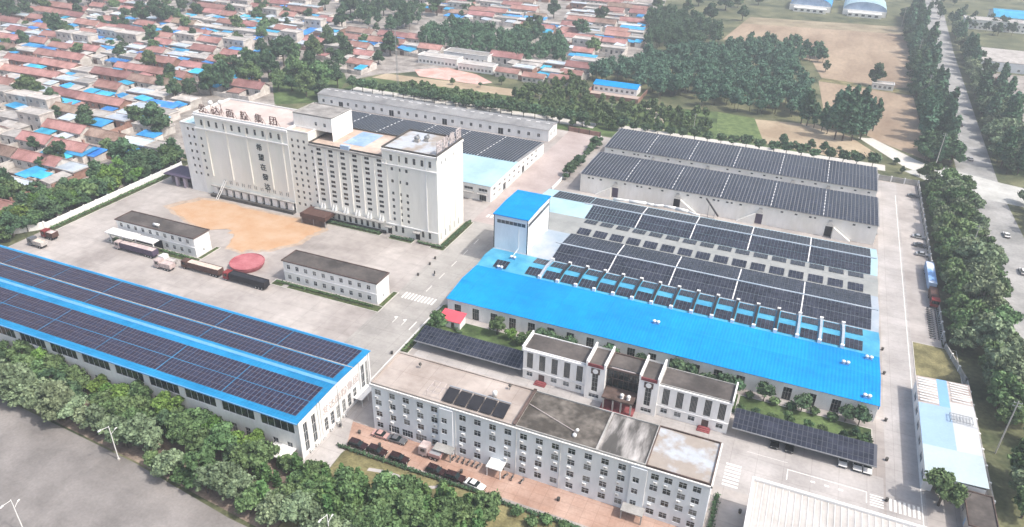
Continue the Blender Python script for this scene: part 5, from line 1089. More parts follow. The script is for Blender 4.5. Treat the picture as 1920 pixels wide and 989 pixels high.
def tree_proto(kind, seed):
    q = random.Random(seed)
    names = {'willow': 'willow_tree', 'broad': 'broadleaf_tree', 'dark': 'elm_tree', 'round': 'round_tree', 'poplar': 'poplar_tree', 'cypress': 'cypress_tree', 'bush': 'shrub', 'bright': 'broadleaf_tree'}
    r = T(names[kind], 'x', 'tree' if kind != 'bush' else 'shrub'); lobes = []; tr = MB()
    if kind in ('willow', 'broad', 'dark', 'bright'):
        H = 8.; n = 17
        for i in range(n):
            a = i*2.4+q.uniform(-.4, .4); rr = q.uniform(.8, 2.5) if i else 0; z = q.uniform(3.0, 6.8)-.3*rr if i else 6.6
            s = q.uniform(.6, 1.55); lobes.append(((rr*math.cos(a), rr*math.sin(a), z), s, s*q.uniform(.85, 1.1), s*q.uniform(.8, 1.05)))
        tr.cyl((0, 0, 0), (0, 0, 3.2), .24, .17, 7)
        for l in lobes[1:6]: tr.cyl((0, 0, 2.6), (l[0][0]*.8, l[0][1]*.8, l[0][2]), .13, .05, 5)
        tr.cyl((0, 0, 3.2), lobes[0][0], .16, .06, 6)
        me = crown_mesh('crown', lobes, 2600, .52, {'willow': 'leaf_willow', 'broad': 'leaf_mid', 'dark': 'leaf_dark', 'bright': 'leaf_bright'}[kind], seed)
    elif kind == 'round':
        for i in range(6): a = i*1.05; s = q.uniform(.95, 1.2); lobes.append(((.75*math.cos(a), .75*math.sin(a), 2.5+.35*(i % 3)), s, s, s*.95))
        tr.cyl((0, 0, 0), (0, 0, 2.2), .12, .09, 6); tr.cyl((0, 0, 1.6), (.6, .3, 2.6), .07, .03, 5); tr.cyl((0, 0, 1.6), (-.5, -.4, 2.6), .07, .03, 5)
        me = crown_mesh('crown', lobes, 600, .5, 'leaf_dark', seed)
    elif kind == 'poplar':
        for i in range(9):
            z = 3.5+i*1.35; s = [1.3, 1.7, 1.9, 2.0, 1.9, 1.75, 1.5, 1.15, .75][i]; a = q.uniform(0, 6.3); lobes.append(((.5*math.cos(a), .5*math.sin(a), z), s*q.uniform(.85, 1.1), s*q.uniform(.85, 1.1), 1.5))
        tr.cyl((0, 0, 0), (0, 0, 12), .26, .07, 7)
        for i in range(5): a = i*1.3; tr.cyl((0, 0, 3+i*1.5), (1.0*math.cos(a), 1.0*math.sin(a), 5+i*1.5), .1, .03, 5)
        me = crown_mesh('crown', lobes, 1300, .7, 'leaf_poplar', seed)
    elif kind == 'cypress':
        for i in range(6): z = 1.1+i*.85; s = [1.05, 1.2, 1.15, 1.0, .8, .5][i]; lobes.append(((q.uniform(-.15, .15), q.uniform(-.15, .15), z), s, s, .85))
        tr.cyl((0, 0, 0), (0, 0, 4.8), .12, .03, 6); tr.cyl((0, 0, 1), (.5, .2, 1.8), .05, .02, 4); tr.cyl((0, 0, 1.5), (-.4, .3, 2.3), .05, .02, 4)
        me = crown_mesh('crown', lobes, 520, .42, 'leaf_cypress', seed, 1.6)
    else:
        for i in range(5): a = i*1.26; lobes.append(((.5*math.cos(a), .5*math.sin(a), .8+.15*(i % 2)), .75, .7, .7))
        tr.cyl((0, 0, 0), (0, 0, .7), .09, .06, 5); tr.cyl((0, 0, .2), (.4, .1, .8), .05, .02, 4); tr.cyl((0, 0, .2), (-.3, .3, .8), .05, .02, 4)
        me = crown_mesh('crown', lobes, 300, .36, 'leaf_mid', seed)
    tr.build('trunk', 'bark', r); inst('crown', me, r)
    return Proto(r)
TP = {k: [tree_proto(k, 40+7*i+j) for j in range(n)] for i, (k, n) in enumerate((('willow', 4), ('broad', 4), ('dark', 3), ('round', 2), ('poplar', 3), ('cypress', 3), ('bush', 2), ('bright', 2)))}
trr = random.Random(23)
def plant(kind, x, y, s, label, group, zs=1.):
    if not inview(x, y, 4, 60): return None
    p_ = trr.choice(TP[kind]); v = s*(trr.uniform(.68, 1.3) if kind not in ('round', 'bush') else trr.uniform(.85, 1.2))
    return p_.put((x, y, 0), trr.uniform(0, 6.28), label, group, (v*trr.uniform(.92, 1.08), v*trr.uniform(.92, 1.08), v*zs*trr.uniform(.9, 1.1)))
BELT = {}
def belt(key, kinds, pts, s, desc, group, jit=.8, zs=1.):
    pts = sorted([(x+trr.uniform(-jit, jit), y+trr.uniform(-jit, jit)) for x, y in pts], key=lambda p: proj((p[0], p[1], 0))[0]); i = 0
    for (x, y) in pts:
        if not inview(x, y, 4, 60): continue
        i += 1; plant(trr.choice(kinds), x, y, s, desc % ordw(i), group, zs)
fr = lambda a, b, st: list(np.arange(a, b, st))
belt('a', ['willow'], [(x, 88.0-.016*(x+130)) for x in fr(-186, -121, 3.7)], 1.08, 'grey-green street tree, %s from the left along the street', 'street trees', 1.2)
belt('a2', ['willow', 'willow', 'broad'], [(x, 84) for x in fr(-120, -84, 4.2)], 0.94, 'grey-green tree, %s from the left at the bottom edge beside the street', 'bottom edge trees', 1.2)
belt('b', ['broad', 'broad', 'dark'], [(x, 93.3) for x in fr(-192, -96, 3.1)], 0.95, 'green tree, %s from the left in the middle of the belt before the hall', 'middle belt trees', 1.8)
belt('c', ['bright', 'broad', 'broad'], [(x, 97.4) for x in fr(-190, -100, 3.8)], 0.9, 'green tree close to the hall wall, %s from the left', 'hall side trees', 1.1)
belt('d', ['cypress', 'cypress', 'cypress', 'broad'], [(x, y) for x in fr(-84, -44, 2.3) for y in fr(88, 101, 2.5) if y < 98.5+.10*(x+84)], .95, 'slim dark-green conifer in the garden, %s from the left', 'garden conifers', .7)
belt('d2', ['cypress', 'broad'], [(x, y) for x in fr(-97, -84, 3) for y in (87, 91, 95.5)], .85, 'small green tree at the hall corner, %s from the left', 'corner trees', .8)
belt('d3', ['willow'], [(x, 84) for x in fr(-84, -52, 4)], 0.86, 'pale green tree, %s from the left at the bottom centre edge', 'bottom centre trees', 1.2)
belt('e', ['bush'], [(-57.8, 105.6), (-50.5, 104.6), (-47, 105), (-44, 103), (-40, 105.6), (-36, 104.2), (-33, 106), (-29, 106), (-63.5, 103.5)], 1., 'small round garden bush, %s from the left beside the parking hedge', 'garden bushes', .3)
belt('f', ['broad', 'willow'], [(x, y) for y in fr(214, 350, 5.) for x in (55.2,)], 1.05, 'green tree inside the right-hand boundary wall, %s from the left', 'right boundary trees', .6, 1.1)
belt('g', ['broad', 'willow', 'willow'], [(x, y) for y in fr(150, 345, 4.6) for x in (62.,) if not (160 < y < 178)], 1.35, 'grey-green tree beyond the right-hand wall, %s from the left', 'roadside trees right of the compound', 1.2)
belt('g2', ['willow', 'broad'], [(x, y) for y in fr(150, 340, 9.) for x in (68.,)], 1.15, 'grey-green tree at the near kerb of the side road, %s from the left', 'near kerb trees', 1.2)
belt('h', ['willow', 'dark'], [(x, y) for y in fr(170, 345, 7.5) for x in (92,)], 1.25, 'tree on the far side of the side road, %s from the left', 'far kerb trees', 1.5)
belt('i', ['poplar', 'dark', 'dark'], [(x+.016*(y-380), y) for y in fr(378, 770, 6.4) for x in (57, 61.5, 66)], 1.3, 'dark roadside tree left of the country road, %s from the left', 'left country road trees', 2., .9)
belt('j', ['dark', 'willow', 'poplar'], [(x+.03*(y-380), y) for y in fr(380, 720, 7) for x in (88, 94, 100) if not (y > 520 and x > 90)], 1.3, 'tree right of the country road, %s from the left', 'right country road trees', 1.5, .85)
belt('k', ['round'], [(x, 354.6) for x in fr(-244, -104, 6.6)], 1.6, 'dark round tree beside the white path behind the store, %s from left', 'back wall trees', .3)
belt('l', ['round'], [(x, 357.6) for x in fr(-86, 38, 6.2)], 1.45, 'dark round tree behind the solar warehouses, %s from the left', 'warehouse wall trees', .3)
belt('m', ['broad', 'dark', 'bright'], [(x, y) for y in fr(146, 230, 3.6) for x in (-250.5, -254.5, -259)], 0.95, 'green tree between yard wall and village, %s from the left', 'wall strip trees', 1.2)
belt('m2', ['dark', 'broad'], P((10, 395), (40, 385), (75, 378), (20, 420), (55, 410), (100, 395), (130, 372), (15, 375), (90, 415), (160, 380), (190, 352)), 1.12, 'dark green tree by the village edge at the far left, %s from the left', 'far left trees', .5)
belt('n', ['bush', 'round', 'round'], [(x, 166.4) for x in fr(-58, 31, 3.3)], 1.05, 'small garden tree along the blue hall front, %s from the left', 'blue hall front trees', .5)
belt('n2', ['broad', 'bright'], [(-87.2, 159.6), (-66, 164.4), (-62.4, 163.2), (-60.2, 163.8), (-70.5, 165.4)], 0.66, 'leafy tree on the lawn left of the entrance office, %s from the left', 'lawn trees', .2)
belt('n3', ['broad', 'dark'], [(x, y) for x in fr(0, 31, 4) for y in (159.2,)]+[(27, 162), (30, 160.5)], .42, 'low leafy tree behind the right carport, %s from the left', 'carport trees', .5)
belt('o', ['dark', 'round'], [(-90.6, y) for y in fr(285, 336, 4.2)], 0.83, 'dark shrub-like tree along the low forecourt wall, %s from the left', 'forecourt trees', .3, .8)
plant('broad', 44.6, 145.6, 1.2, 'single leafy green tree beside the shed at the bottom right', None)
belt('p', ['poplar'], P((1500, 232), (1512, 236), (1526, 240), (1540, 246), (1552, 252), (1566, 262), (1580, 264), (1596, 264), (1610, 262), (1622, 254), (1634, 246), (1560, 240), (1590, 248), (1610, 244)), 1.31, 'tall dark poplar at the end of the wood, %s from the left', 'poplars at the wood end', .6)
belt('q', ['dark', 'broad', 'dark'], P((60, 190), (100, 205), (120, 312), (225, 312), (245, 318), (270, 52), (300, 50), (330, 40), (350, 55), (110, 70), (130, 75), (235, 40), (450, 60), (420, 150), (395, 180), (360, 182), (300, 245), (530, 125), (560, 120), (590, 118), (480, 148), (500, 155), (620, 100), (640, 95), (735, 105), (590, 150), (560, 158), (600, 170), (525, 170), (580, 130), (450, 150), (470, 165), (640, 130), (20, 40), (50, 30), (80, 25), (140, 18), (170, 10), (10, 20), (110, 10), (690, 45), (660, 30), (640, 60), (720, 30), (760, 50), (740, 15), (700, 8), (820, 30), (1000, 70), (1090, 70), (1110, 105), (1130, 45), (1040, 35), (985, 75), (880, 20), (610, 20), (1240, 40), (1290, 30), (1330, 45), (1260, 70), (1230, 20), (1360, 20), (1310, 12), (1420, 10), (1390, 40), (1380, 15), (465, 120), (490, 110), (515, 112), (545, 105), (500, 135), (470, 140), (620, 150), (635, 165), (545, 172), (575, 182), (610, 185), (430, 175), (410, 165), (395, 150), (560, 145), (650, 110), (290, 20), (315, 15), (345, 20), (370, 8), (430, 30), (215, 60), (90, 55)), 1.85, 'dark tree among the village roofs, %s from the left', 'village trees', 1.5)
vt = [(vr.uniform(-560, -260), vr.uniform(165, 600)) for _ in range(400)]
belt('q2', ['dark', 'broad'], [p for p in vt if inpoly(p[0], p[1], VILLAGE)][:110], 1.15, 'small courtyard tree among the village houses, %s from the left', 'courtyard trees', .5)
belt('r', ['broad', 'dark', 'round'], P((1240, 215), (1260, 225), (1285, 225), (1215, 225), (1320, 240), (1175, 220), (1130, 225), (1090, 210), (1070, 200), (1050, 215), (1020, 190), (1100, 240), (1150, 245), (1190, 240), (1080, 185), (1050, 180), (1110, 205), (1470, 270), (1490, 275), (1520, 280), (1545, 285), (1450, 280), (1575, 285), (1600, 300), (1690, 325), (1720, 330), (1680, 310), (900, 165), (850, 160), (940, 160), (880, 190), (790, 165), (820, 185), (870, 195), (930, 200)), .6, 'low tree in the scrub behind the boundary wall, %s from the left', 'scrub trees', .8)
plant('dark', *at(1547, 135), .9, 'lone round dark tree on the stubble field', None); plant('dark', *at(1640, 162), 1.3, 'broad olive tree at the edge of the lower stubble field', None)
for l in TP.values():
    for p_ in l:
        if not p_.used:
            for c in list(p_.root.children): bpy.data.objects.remove(c)
            bpy.data.objects.remove(p_.root)
# woods that read as one mass
def wood(name, label, poly, n, s, mat, seed, tall=1., spread=1.):
    R = random.Random(seed); xs = [p[0] for p in poly]; ys = [p[1] for p in poly]; pts = []; k = 0
    while len(pts) < n and k < n*60:
        k += 1; x, y_ = R.uniform(min(xs), max(xs)), R.uniform(min(ys), max(ys))
        if inpoly(x, y_, poly) and all((x-a)**2+(y_-b)**2 > (2.6*spread)**2 for a, b, _ in pts[-60:]): pts.append((x, y_, R.uniform(.75, 1.25)))
    lob = []; tr = MB()
    for (x, y_, v) in pts:
        h = s*v; tr.cyl((x, y_, 0), (x, y_, h*6), .2, .08, 4, cap=False)
        for j in range(3): a = R.uniform(0, 6.3); lob.append(((x+.9*h*math.cos(a), y_+.9*h*math.sin(a), h*(3.9+1.7*j*tall)), 2.3*h*(1-.14*j), 2.3*h*(1-.14*j), 2.0*h*tall))
    crown_me = crown_mesh('crown', lob, n*260, .85, mat, seed)
    r = T(name, label, 'wood', (0, 0, 0)); r['kind'] = 'stuff'; tr.build('trunks', 'bark', r); inst('crown', crown_me, r)
    for c in r.children: c['kind'] = 'stuff'
wood('forest', 'dense dark wood between village and fields', P((1075, 165), (1130, 135), (1200, 118), (1290, 108), (1380, 100), (1470, 115), (1500, 150), (1515, 185), (1512, 225), (1420, 216), (1340, 205), (1250, 192), (1205, 176), (1100, 150)), 330, 1.3, 'leaf_poplar', 3, .85)
wood('grove', 'dark grove behind the school blocks', P((790, 92), (800, 62), (870, 66), (960, 78), (1055, 92), (1065, 122), (1000, 125), (900, 108), (860, 104)), 130, 1.3, 'leaf_poplar', 4, .9)
wood('far_wood', 'dark wood left of the stubble field', P((1205, 95), (1215, 30), (1290, 45), (1345, 60), (1350, 85), (1290, 105)), 120, 1.3, 'leaf_dark', 5)
wood('copse', 'low dark copse along the middle of the stubble field', P((1360, 92), (1400, 82), (1480, 88), (1540, 98), (1545, 122), (1450, 116), (1380, 108)), 75, .9, 'leaf_poplar', 6)
wood('village_wood', 'dark wood among the village roofs at the top', P((640, 10), (780, -10), (790, 60), (720, 66), (650, 50)), 50, 1.2, 'leaf_dark', 7)
wood('left_wood', 'dark wood at the top left corner', P((-40, -20), (185, -30), (170, 12), (80, 18), (-40, 30)), 45, 1.2, 'leaf_dark', 8)
wood('wall_scrub', 'green scrub behind the boundary wall', P((955, 182), (1010, 168), (1075, 150), (1100, 165), (1100, 195), (1205, 200), (1320, 215), (1335, 255), (1180, 250), (1050, 238)), 170, .62, 'leaf_mid', 9)
wood('fence_scrub', 'low scrub between the straw field and the back wall', P((760, 165), (960, 200), (1000, 215), (900, 205), (750, 178)), 90, .55, 'leaf_mid', 10)
wood('highway_wood', 'dense trees right of the country road', P((1850, 130), (1880, 200), (1890, 300), (1860, 280), (1835, 200), (1815, 120)), 50, 1., 'leaf_dark', 12)
wood('top_right_wood', 'dense trees around the works beside the country road', P((1700, -10), (1790, -10), (1800, 20), (1920, 62), (1920, 78), (1830, 75), (1770, 45)), 50, 1., 'leaf_dark', 13)
# ------------------------------------------------------------------ hedges
def hedge(x0, y0, x1, y1, h, w_, label, seed=1, mat='leaf_dark'):
    L = math.hypot(x1-x0, y1-y0); n = max(2, int(L/(w_*.8))); R = random.Random(seed); lob = []
    r = T('hedge', label, 'hedge', (x0, y0, 0))
    for i in range(n+1):
        t = i/n; lob.append((((x1-x0)*t+R.uniform(-.1, .1), (y1-y0)*t+R.uniform(-.1, .1), h*.5), w_*.62, w_*.55, h*.55*R.uniform(.85, 1.12)))
    inst('foliage', crown_mesh('foliage', lob, int(L*26), .3, mat, seed), r)
    m = MB(); d = ((x1-x0)/L, (y1-y0)/L); q = (-d[1]*w_*.3, d[0]*w_*.3)
    m.hull8([(x0-q[0], y0-q[1], .0), (x0+q[0], y0+q[1], .0), (x1+q[0], y1+q[1], .0), (x1-q[0], y1-q[1], .0)][::-1], [(x0-q[0], y0-q[1], h*.5), (x0+q[0], y0+q[1], h*.5), (x1+q[0], y1+q[1], h*.5), (x1-q[0], y1-q[1], h*.5)][::-1]); m.build('stems', 'bark', r)
hedge(-86, 107.4, -46.5, 107.6, .9, 1.1, 'clipped dark hedge behind the row of parked cars', 1)
hedge(-45, 107.0, -3, 107.2, .9, 1.1, 'clipped dark hedge along the plaza right of the white car', 2)
hedge(-91.2, 147, -91.2, 172, 1., 1.3, 'hedge along the main road beside the left carport', 3, 'leaf_mid')
hedge(-147, 163, -112, 163, .9, 1., 'hedge in front of the yard office beside the main road', 4, 'leaf_mid')
hedge(-196, 163.2, -183, 163.2, .9, 1., 'hedge in front of the weighbridge office', 5, 'leaf_mid')
hedge(-159, 206.5, -136, 206.5, 1.1, 1.2, 'dark hedge at the foot of the mill centre', 6)
hedge(-130, 206.2, -122, 206.2, 1.1, 1.4, 'short dark hedge left of the mill corner', 7)
hedge(-119, 206.2, -110, 206.2, 1.1, 1.4, 'dark hedge at the mill corner', 8)
hedge(-109.9, 207.5, -109.9, 229, 1.1, 1.4, 'dark hedge along the white mill gable', 9)
hedge(-244.4, 160, -244.4, 215, 1., 1.4, 'hedge at the foot of the wall between yard and village', 10, 'leaf_mid')
hedge(-88, 166, -80, 160.5, 1.2, 1.3, 'dark hedge beside the red-roofed kiosk', 11)
hedge(-.5, 158.2, 30.5, 158.2, 1.2, 1.6, 'leafy hedge behind the right carport', 12, 'leaf_mid')
hedge(-1., 110, -1., 128, 1.2, 1.3, 'dark hedge at the right end of the office block', 13)
# ------------------------------------------------------------------ vehicles
def wheel_mesh(r_, w_):
    m = MB(); m.cyl((0, -w_/2, 0), (0, w_/2, 0), r_, n=14, m=0); m.cyl((0, -w_/2-.01, 0), (0, w_/2+.01, 0), r_*.55, n=10, m=1); return m.mesh('wheel', ['tyre', 'car_silver'])
WCAR = wheel_mesh(.34, .24); WTR = wheel_mesh(.52, .5); WMO = wheel_mesh(.28, .1)
def car_proto(kind, paint):
    r = T('parked_car', 'x', 'car'); L, W = (4.8, 1.9); h1, h2 = (.98, 1.72) if kind == 'suv' else (.88, 1.44)
    a0, a1 = (-2.25, 1.0) if kind == 'suv' else (-1.75, .85); b0, b1 = (-2.0, .2) if kind == 'suv' else (-1.0, .15)
    m = MB(); w2 = W/2
    pr = [(-2.4, .35), (-2.4, h1-.06), (-2.3, h1), (a1, h1), (2.15, h1-.16), (2.4, h1-.34), (2.4, .35)]
    for s in (-1, 1): m.poly([(x, s*w2, z) for x, z in (pr if s < 0 else pr[::-1])][::-1])
    for (xa, za_), (xb, zb_) in zip(pr, pr[1:]+pr[:1]): m.quad((xa, w2, za_), (xb, w2, zb_), (xb, -w2, zb_), (xa, -w2, za_))
    body = m.build('body', paint, r)
    g = MB(); g.hull8([(a0, -w2+.06, h1+.003), (a1, -w2+.06, h1+.003), (a1, w2-.06, h1+.003), (a0, w2-.06, h1+.003)], [(b0, -w2+.24, h2-.06), (b1, -w2+.24, h2-.06), (b1, w2-.24, h2-.06), (b0, w2-.24, h2-.06)]); g.build('window_glass', 'dark_glass', r)
    t = MB(); t.hull8([(b0-.06, -w2+.2, h2-.058), (b1+.06, -w2+.2, h2-.058), (b1+.06, w2-.2, h2-.058), (b0-.06, w2-.2, h2-.058)], [(b0+.08, -w2+.3, h2), (b1-.08, -w2+.3, h2), (b1-.08, w2-.3, h2), (b0+.08, w2-.3, h2)]); t.build('roof', paint, r)
    for x in (-1.45, 1.45):
        for y_ in (-w2+.08, w2-.08): inst('wheel', WCAR, r, (x, y_, .34))
    for y_ in (-.68, .68):
        q = MB(); q.box(2.38, y_-.2, h1-.42, 2.43, y_+.2, h1-.26); q.build('headlight', 'lamp_glass', r); q = MB(); q.box(-2.43, y_-.18, h1-.3, -2.38, y_+.18, h1-.1); q.build('tail_light', 'truck_red', r)
    q = MB(); q.box(2.39, -.9, .36, 2.48, .9, .55); q.build('bumper', 'tyre', r); q = MB(); q.box(-2.48, -.9, .36, -2.39, .9, .55); q.build('bumper', 'tyre', r)
    for s in (-1, 1): q = MB(); q.box(a1-.35, s*(w2+.1)-.1, h1+.02, a1-.15, s*(w2+.1)+.1, h1+.17); q.build('mirror', paint, r)
    return Proto(r)
CP = {k: car_proto(*k) for k in (('suv', 'brown_black_paint'), ('sedan', 'car_white'), ('sedan', 'car_pink'), ('sedan', 'car_grey'), ('sedan', 'car_silver'), ('suv', 'car_white'), ('sedan', 'black_paint'))}
for i, x in enumerate((-82., -76.8, -70.9, -61.2, -56.4)):
    CP[('suv', 'brown_black_paint')].put((x, 109.3+(.1 if i % 2 else 0), 0), rng.uniform(-.03, .03), 'black SUV parked by the hedge, %s from the left' % ordw(i+1), 'black SUVs parked along the hedge')
CP[('sedan', 'car_white')].put((-51.3, 109.1, 0), -.12, 'white sedan parked at the right end of the black SUVs')
CP[('sedan', 'car_pink')].put((-78.7, 114.5, 0), .02, 'pale pinkish sedan parked by the office block, left end')
CP[('sedan', 'car_grey')].put((-74.5, 114.6, 0), .02, 'dark grey sedan parked by the office block wall')
for i, (x, c) in enumerate(((27.8, 'suv'), (24.6, 'suv'), (30., 'sedan'), (12.6, 'sg'), (9.2, 'sg'))):
    k = {'suv': ('suv', 'car_white'), 'sedan': ('sedan', 'car_white'), 'sg': ('sedan', 'black_paint')}[c]
    CP[k].put((x, 151.4, 0), -math.pi/2, '%s car under the right carport, %s from the right' % ({'suv': 'white tall', 'sedan': 'white low', 'sg': 'black'}[c], ordw({0: 2, 1: 3, 2: 1, 3: 4, 4: 5}[i])), 'cars under the right carport')
for i, (x, y_, k) in enumerate(((48.2, 289.5, ('sedan', 'car_silver')), (48.2, 282, ('sedan', 'car_grey')), (48.6, 274.5, ('sedan', 'car_silver')), (48.3, 331, ('sedan', 'car_grey')))):
    CP[k].put((x, y_, 0), 0, '%s car parked along the right boundary wall, %s from the back' % ('silver' if 'silver' in k[1] else 'grey', ordw([2, 3, 4, 1][i])), 'cars along the right boundary wall')
for i, (px, py, k, d) in enumerate(((1800, 236, ('sedan', 'black_paint'), 'black car driving on the country road'), (1779, 321, ('sedan', 'car_white'), 'white car at the road crossing beside the poles'), (1819, 300, ('sedan', 'car_silver'), 'silver car on the road just above the crossing'), (1886, 443, ('sedan', 'car_white'), 'white car on the side road among the trees'), (1917, 512, ('suv', 'car_white'), 'white car at the right edge of the picture'), (1763, 62, ('sedan', 'car_white'), 'white car far away on the country road'))):
    a = at(px, py); CP[k].put((a[0], a[1], .02), math.pi/2+.05, d, None)
def truck(x0, x1, y_, cab, side, load, label, rz=0, L=None, h=3.1, tarp=None, cabin=True):
    """lorry along +x with its cab at the low-x end, local origin in the middle"""
    Lh = (x1-x0)/2; r = T('lorry', label, 'lorry', ((x0+x1)/2, y_, 0), rz, 'lorries on the yard'); w2 = 1.25
    o = lambda m, n, mt: inst(n, m.mesh(n, mt if isinstance(mt, list) else [mt]), r)
    cl = 2.3 if cabin else 0; b0 = -Lh+cl+(.35 if cabin else 0)
    m = MB(); m.box(-Lh+.2, -.5, .75, Lh-.1, .5, 1.05); o(m, 'chassis', 'tyre')
    m = MB(); m.box(b0, -w2, 1.06, Lh, -w2+.08, h); m.box(b0, w2-.08, 1.06, Lh, w2, h); m.box(b0, -w2+.081, 1.06, b0+.08, w2-.081, h); m.box(Lh-.08, -w2+.081, 1.06, Lh, w2-.081, h); m.box(b0+.081, -w2+.081, 1.06, Lh-.081, w2-.081, 1.2)
    o(m, 'cargo_body', side)
    n = int((Lh-b0)/1.2)
    for i in range(n+1): q = MB(); x = b0+.05+i*(Lh-b0-.16)/n; q.box(x, -w2-.06, 1.06, x+.08, -w2-.002, h-.02); q.box(x, w2+.002, 1.06, x+.08, w2+.06, h-.02); o(q, 'side_rib', side)
    m = MB(); k = 8
    for i in range(k):
        xa = b0+.1+(Lh-b0-.2)*i/k; xb = b0+.1+(Lh-b0-.2)*(i+1)/k; f_ = lambda i: h-.12+.22*math.sin(math.pi*(i+.3)/(k+.6))
        m.quad((xa, -w2+.1, h-.15), (xb, -w2+.1, h-.15), (xb, 0, f_(i+1)), (xa, 0, f_(i))); m.quad((xa, 0, f_(i)), (xb, 0, f_(i+1)), (xb, w2-.1, h-.15), (xa, w2-.1, h-.15))
    o(m, 'load_cover', load)
    if cabin:
        m = MB(); m.hull8([(-Lh, -w2, .7), (-Lh+cl, -w2, .7), (-Lh+cl, w2, .7), (-Lh, w2, .7)], [(-Lh+.2, -w2+.06, 3.), (-Lh+cl, -w2+.06, 3.1), (-Lh+cl, w2-.06, 3.1), (-Lh+.2, w2-.06, 3.)]); o(m, 'cab', cab)
        m = MB(); m.hull8([(-Lh+.02, -w2+.15, 1.75), (-Lh+.2, -w2+.15, 1.75), (-Lh+.2, w2-.15, 1.75), (-Lh+.02, w2-.15, 1.75)], [(-Lh+.11, -w2+.2, 2.7), (-Lh+.25, -w2+.2, 2.7), (-Lh+.25, w2-.2, 2.7), (-Lh+.11, w2-.2, 2.7)]); o(m, 'windscreen', 'dark_glass')
        for s in (-1, 1): m = MB(); m.box(-Lh+.7, s*(w2+.0)-.03, 1.75, -Lh+1.8, s*w2+.03, 2.6); o(m, 'side_window', 'dark_glass')
    for x in ([-Lh+1.2] if cabin else [])+[Lh-1.3, Lh-2.5]+([Lh-3.7] if Lh > 6 else []):
        for s in (-1, 1): inst('wheel', WTR, r, (x, s*(w2-.28), .52))
    return r
truck(-163.9, -147.1, 157.9, 'truck_red', 'truck_black', 'truck_black', 'black-sided lorry with red cab beside the round red basin')
truck(-181.4, -165.6, 158.1, 'truck_brown', 'truck_brown', 'tarp_tan', 'brown lorry loaded with tan grain, second from the right')
truck(-211.8, -194.2, 158.9, 'tarp_pink', 'truck_purple', 'tarp_pink', 'long purple lorry under the weighbridge canopy')
truck(-189.6, -182.6, 154.6, 'tarp_pink', 'tarp_pink', 'tarp_pink', 'small pinkish lorry between the purple and the brown one', h=2.6)
truck(-190.5, -184.6, 157.5, 'car_white', 'flat_pale', 'flat_grey', 'small white flat lorry behind the pinkish one', h=1.9)
truck(-240.5, -233.5, 148.2, 'car_grey', 'flat_grey', 'tarp_tan', 'olive-grey lorry parked near the white wall, nearer one', h=2.5)
truck(-241.5, -235.6, 154.2, 'truck_red', 'truck_brown', 'tarp_pink', 'reddish lorry parked near the white wall, farther one', h=2.9)
truck(-67.6, -61.8, 113.6, 'tarp_pink', 'car_pink', 'car_silver', 'short pinkish lorry with silver load at the office entrance', h=2.0)
def trailer_top(r, mat1, mat2): pass
truck(41.5, 57.5, 255.5, 'faded_blue', 'faded_blue', pm('blue_white_tarp', (.22, .40, .72), var=.05, scale=.12, c2=(.62, .68, .78), mixlo=.45, mixhi=.55), 'long lorry with blue and white tarpaulin along the right wall', math.pi/2, cabin=False, h=3.4)
truck(45., 54.5, 241.0, 'truck_red', 'truck_brown', 'truck_brown', 'red-brown lorry behind the blue and white one', math.pi/2, h=3.)
def scooter_proto():
    r = T('scooter', 'x', 'scooter')
    for x in (-.6, .6): inst('wheel', WMO, r, (x, 0, .28))
    m = MB(); m.hull8([(-.75, -.14, .4), (.35, -.1, .35), (.35, .1, .35), (-.75, .14, .4)], [(-.8, -.16, .75), (.1, -.12, .5), (.1, .12, .5), (-.8, .16, .75)]); m.hull8([(.35, -.16, .35), (.55, -.14, .35), (.55, .14, .35), (.35, .16, .35)], [(.42, -.12, .95), (.5, -.1, .95), (.5, .1, .95), (.42, .12, .95)]); m.build('body', 'car_silver', r); r.children[-1]['kind'] = 'stuff'
    m = MB(); m.box(-.8, -.15, .752, .0, .15, .85); m.build('seat', 'tyre', r)
    m = MB(); m.cyl((.46, -.32, 1.02), (.46, .32, 1.02), .03, n=6); m.build('handlebar', 'tyre', r)
    m = MB(); m.box(.5, -.08, .8, .58, .08, .92); m.build('headlight', 'lamp_glass', r)
    return Proto(r)
sp = scooter_proto(); k = 0
for c in range(2):
    for i in range(14):
        sp.put((48.2+c*2.4, 217.5+i*1.32, 0), rng.uniform(-.15, .15)+(math.pi if c else 0), 'parked scooter in the %s column beside the right wall, %s from the front' % (('left', 'right')[c], ordw(i+1)), 'scooters parked beside the right wall')
for i in range(6): sp.put((-59.4+i*1.25, 114.9, 0), math.pi/2+rng.uniform(-.2, .2), 'scooter parked at the office wall, %s from the left' % ordw(i+1), 'scooters at the office wall')
for i, x in enumerate((-46.2, -44.6, -42.2)): sp.put((x, 114.6, 0), math.pi/2+rng.uniform(-.3, .3), 'scooter right of the white office canopy, %s from the left' % ordw(i+1), 'scooters right of the canopy')
ax, ay = at(815, 516); sp.put((ax, ay, .02), 2.0, 'scooter being ridden on the main road', None)
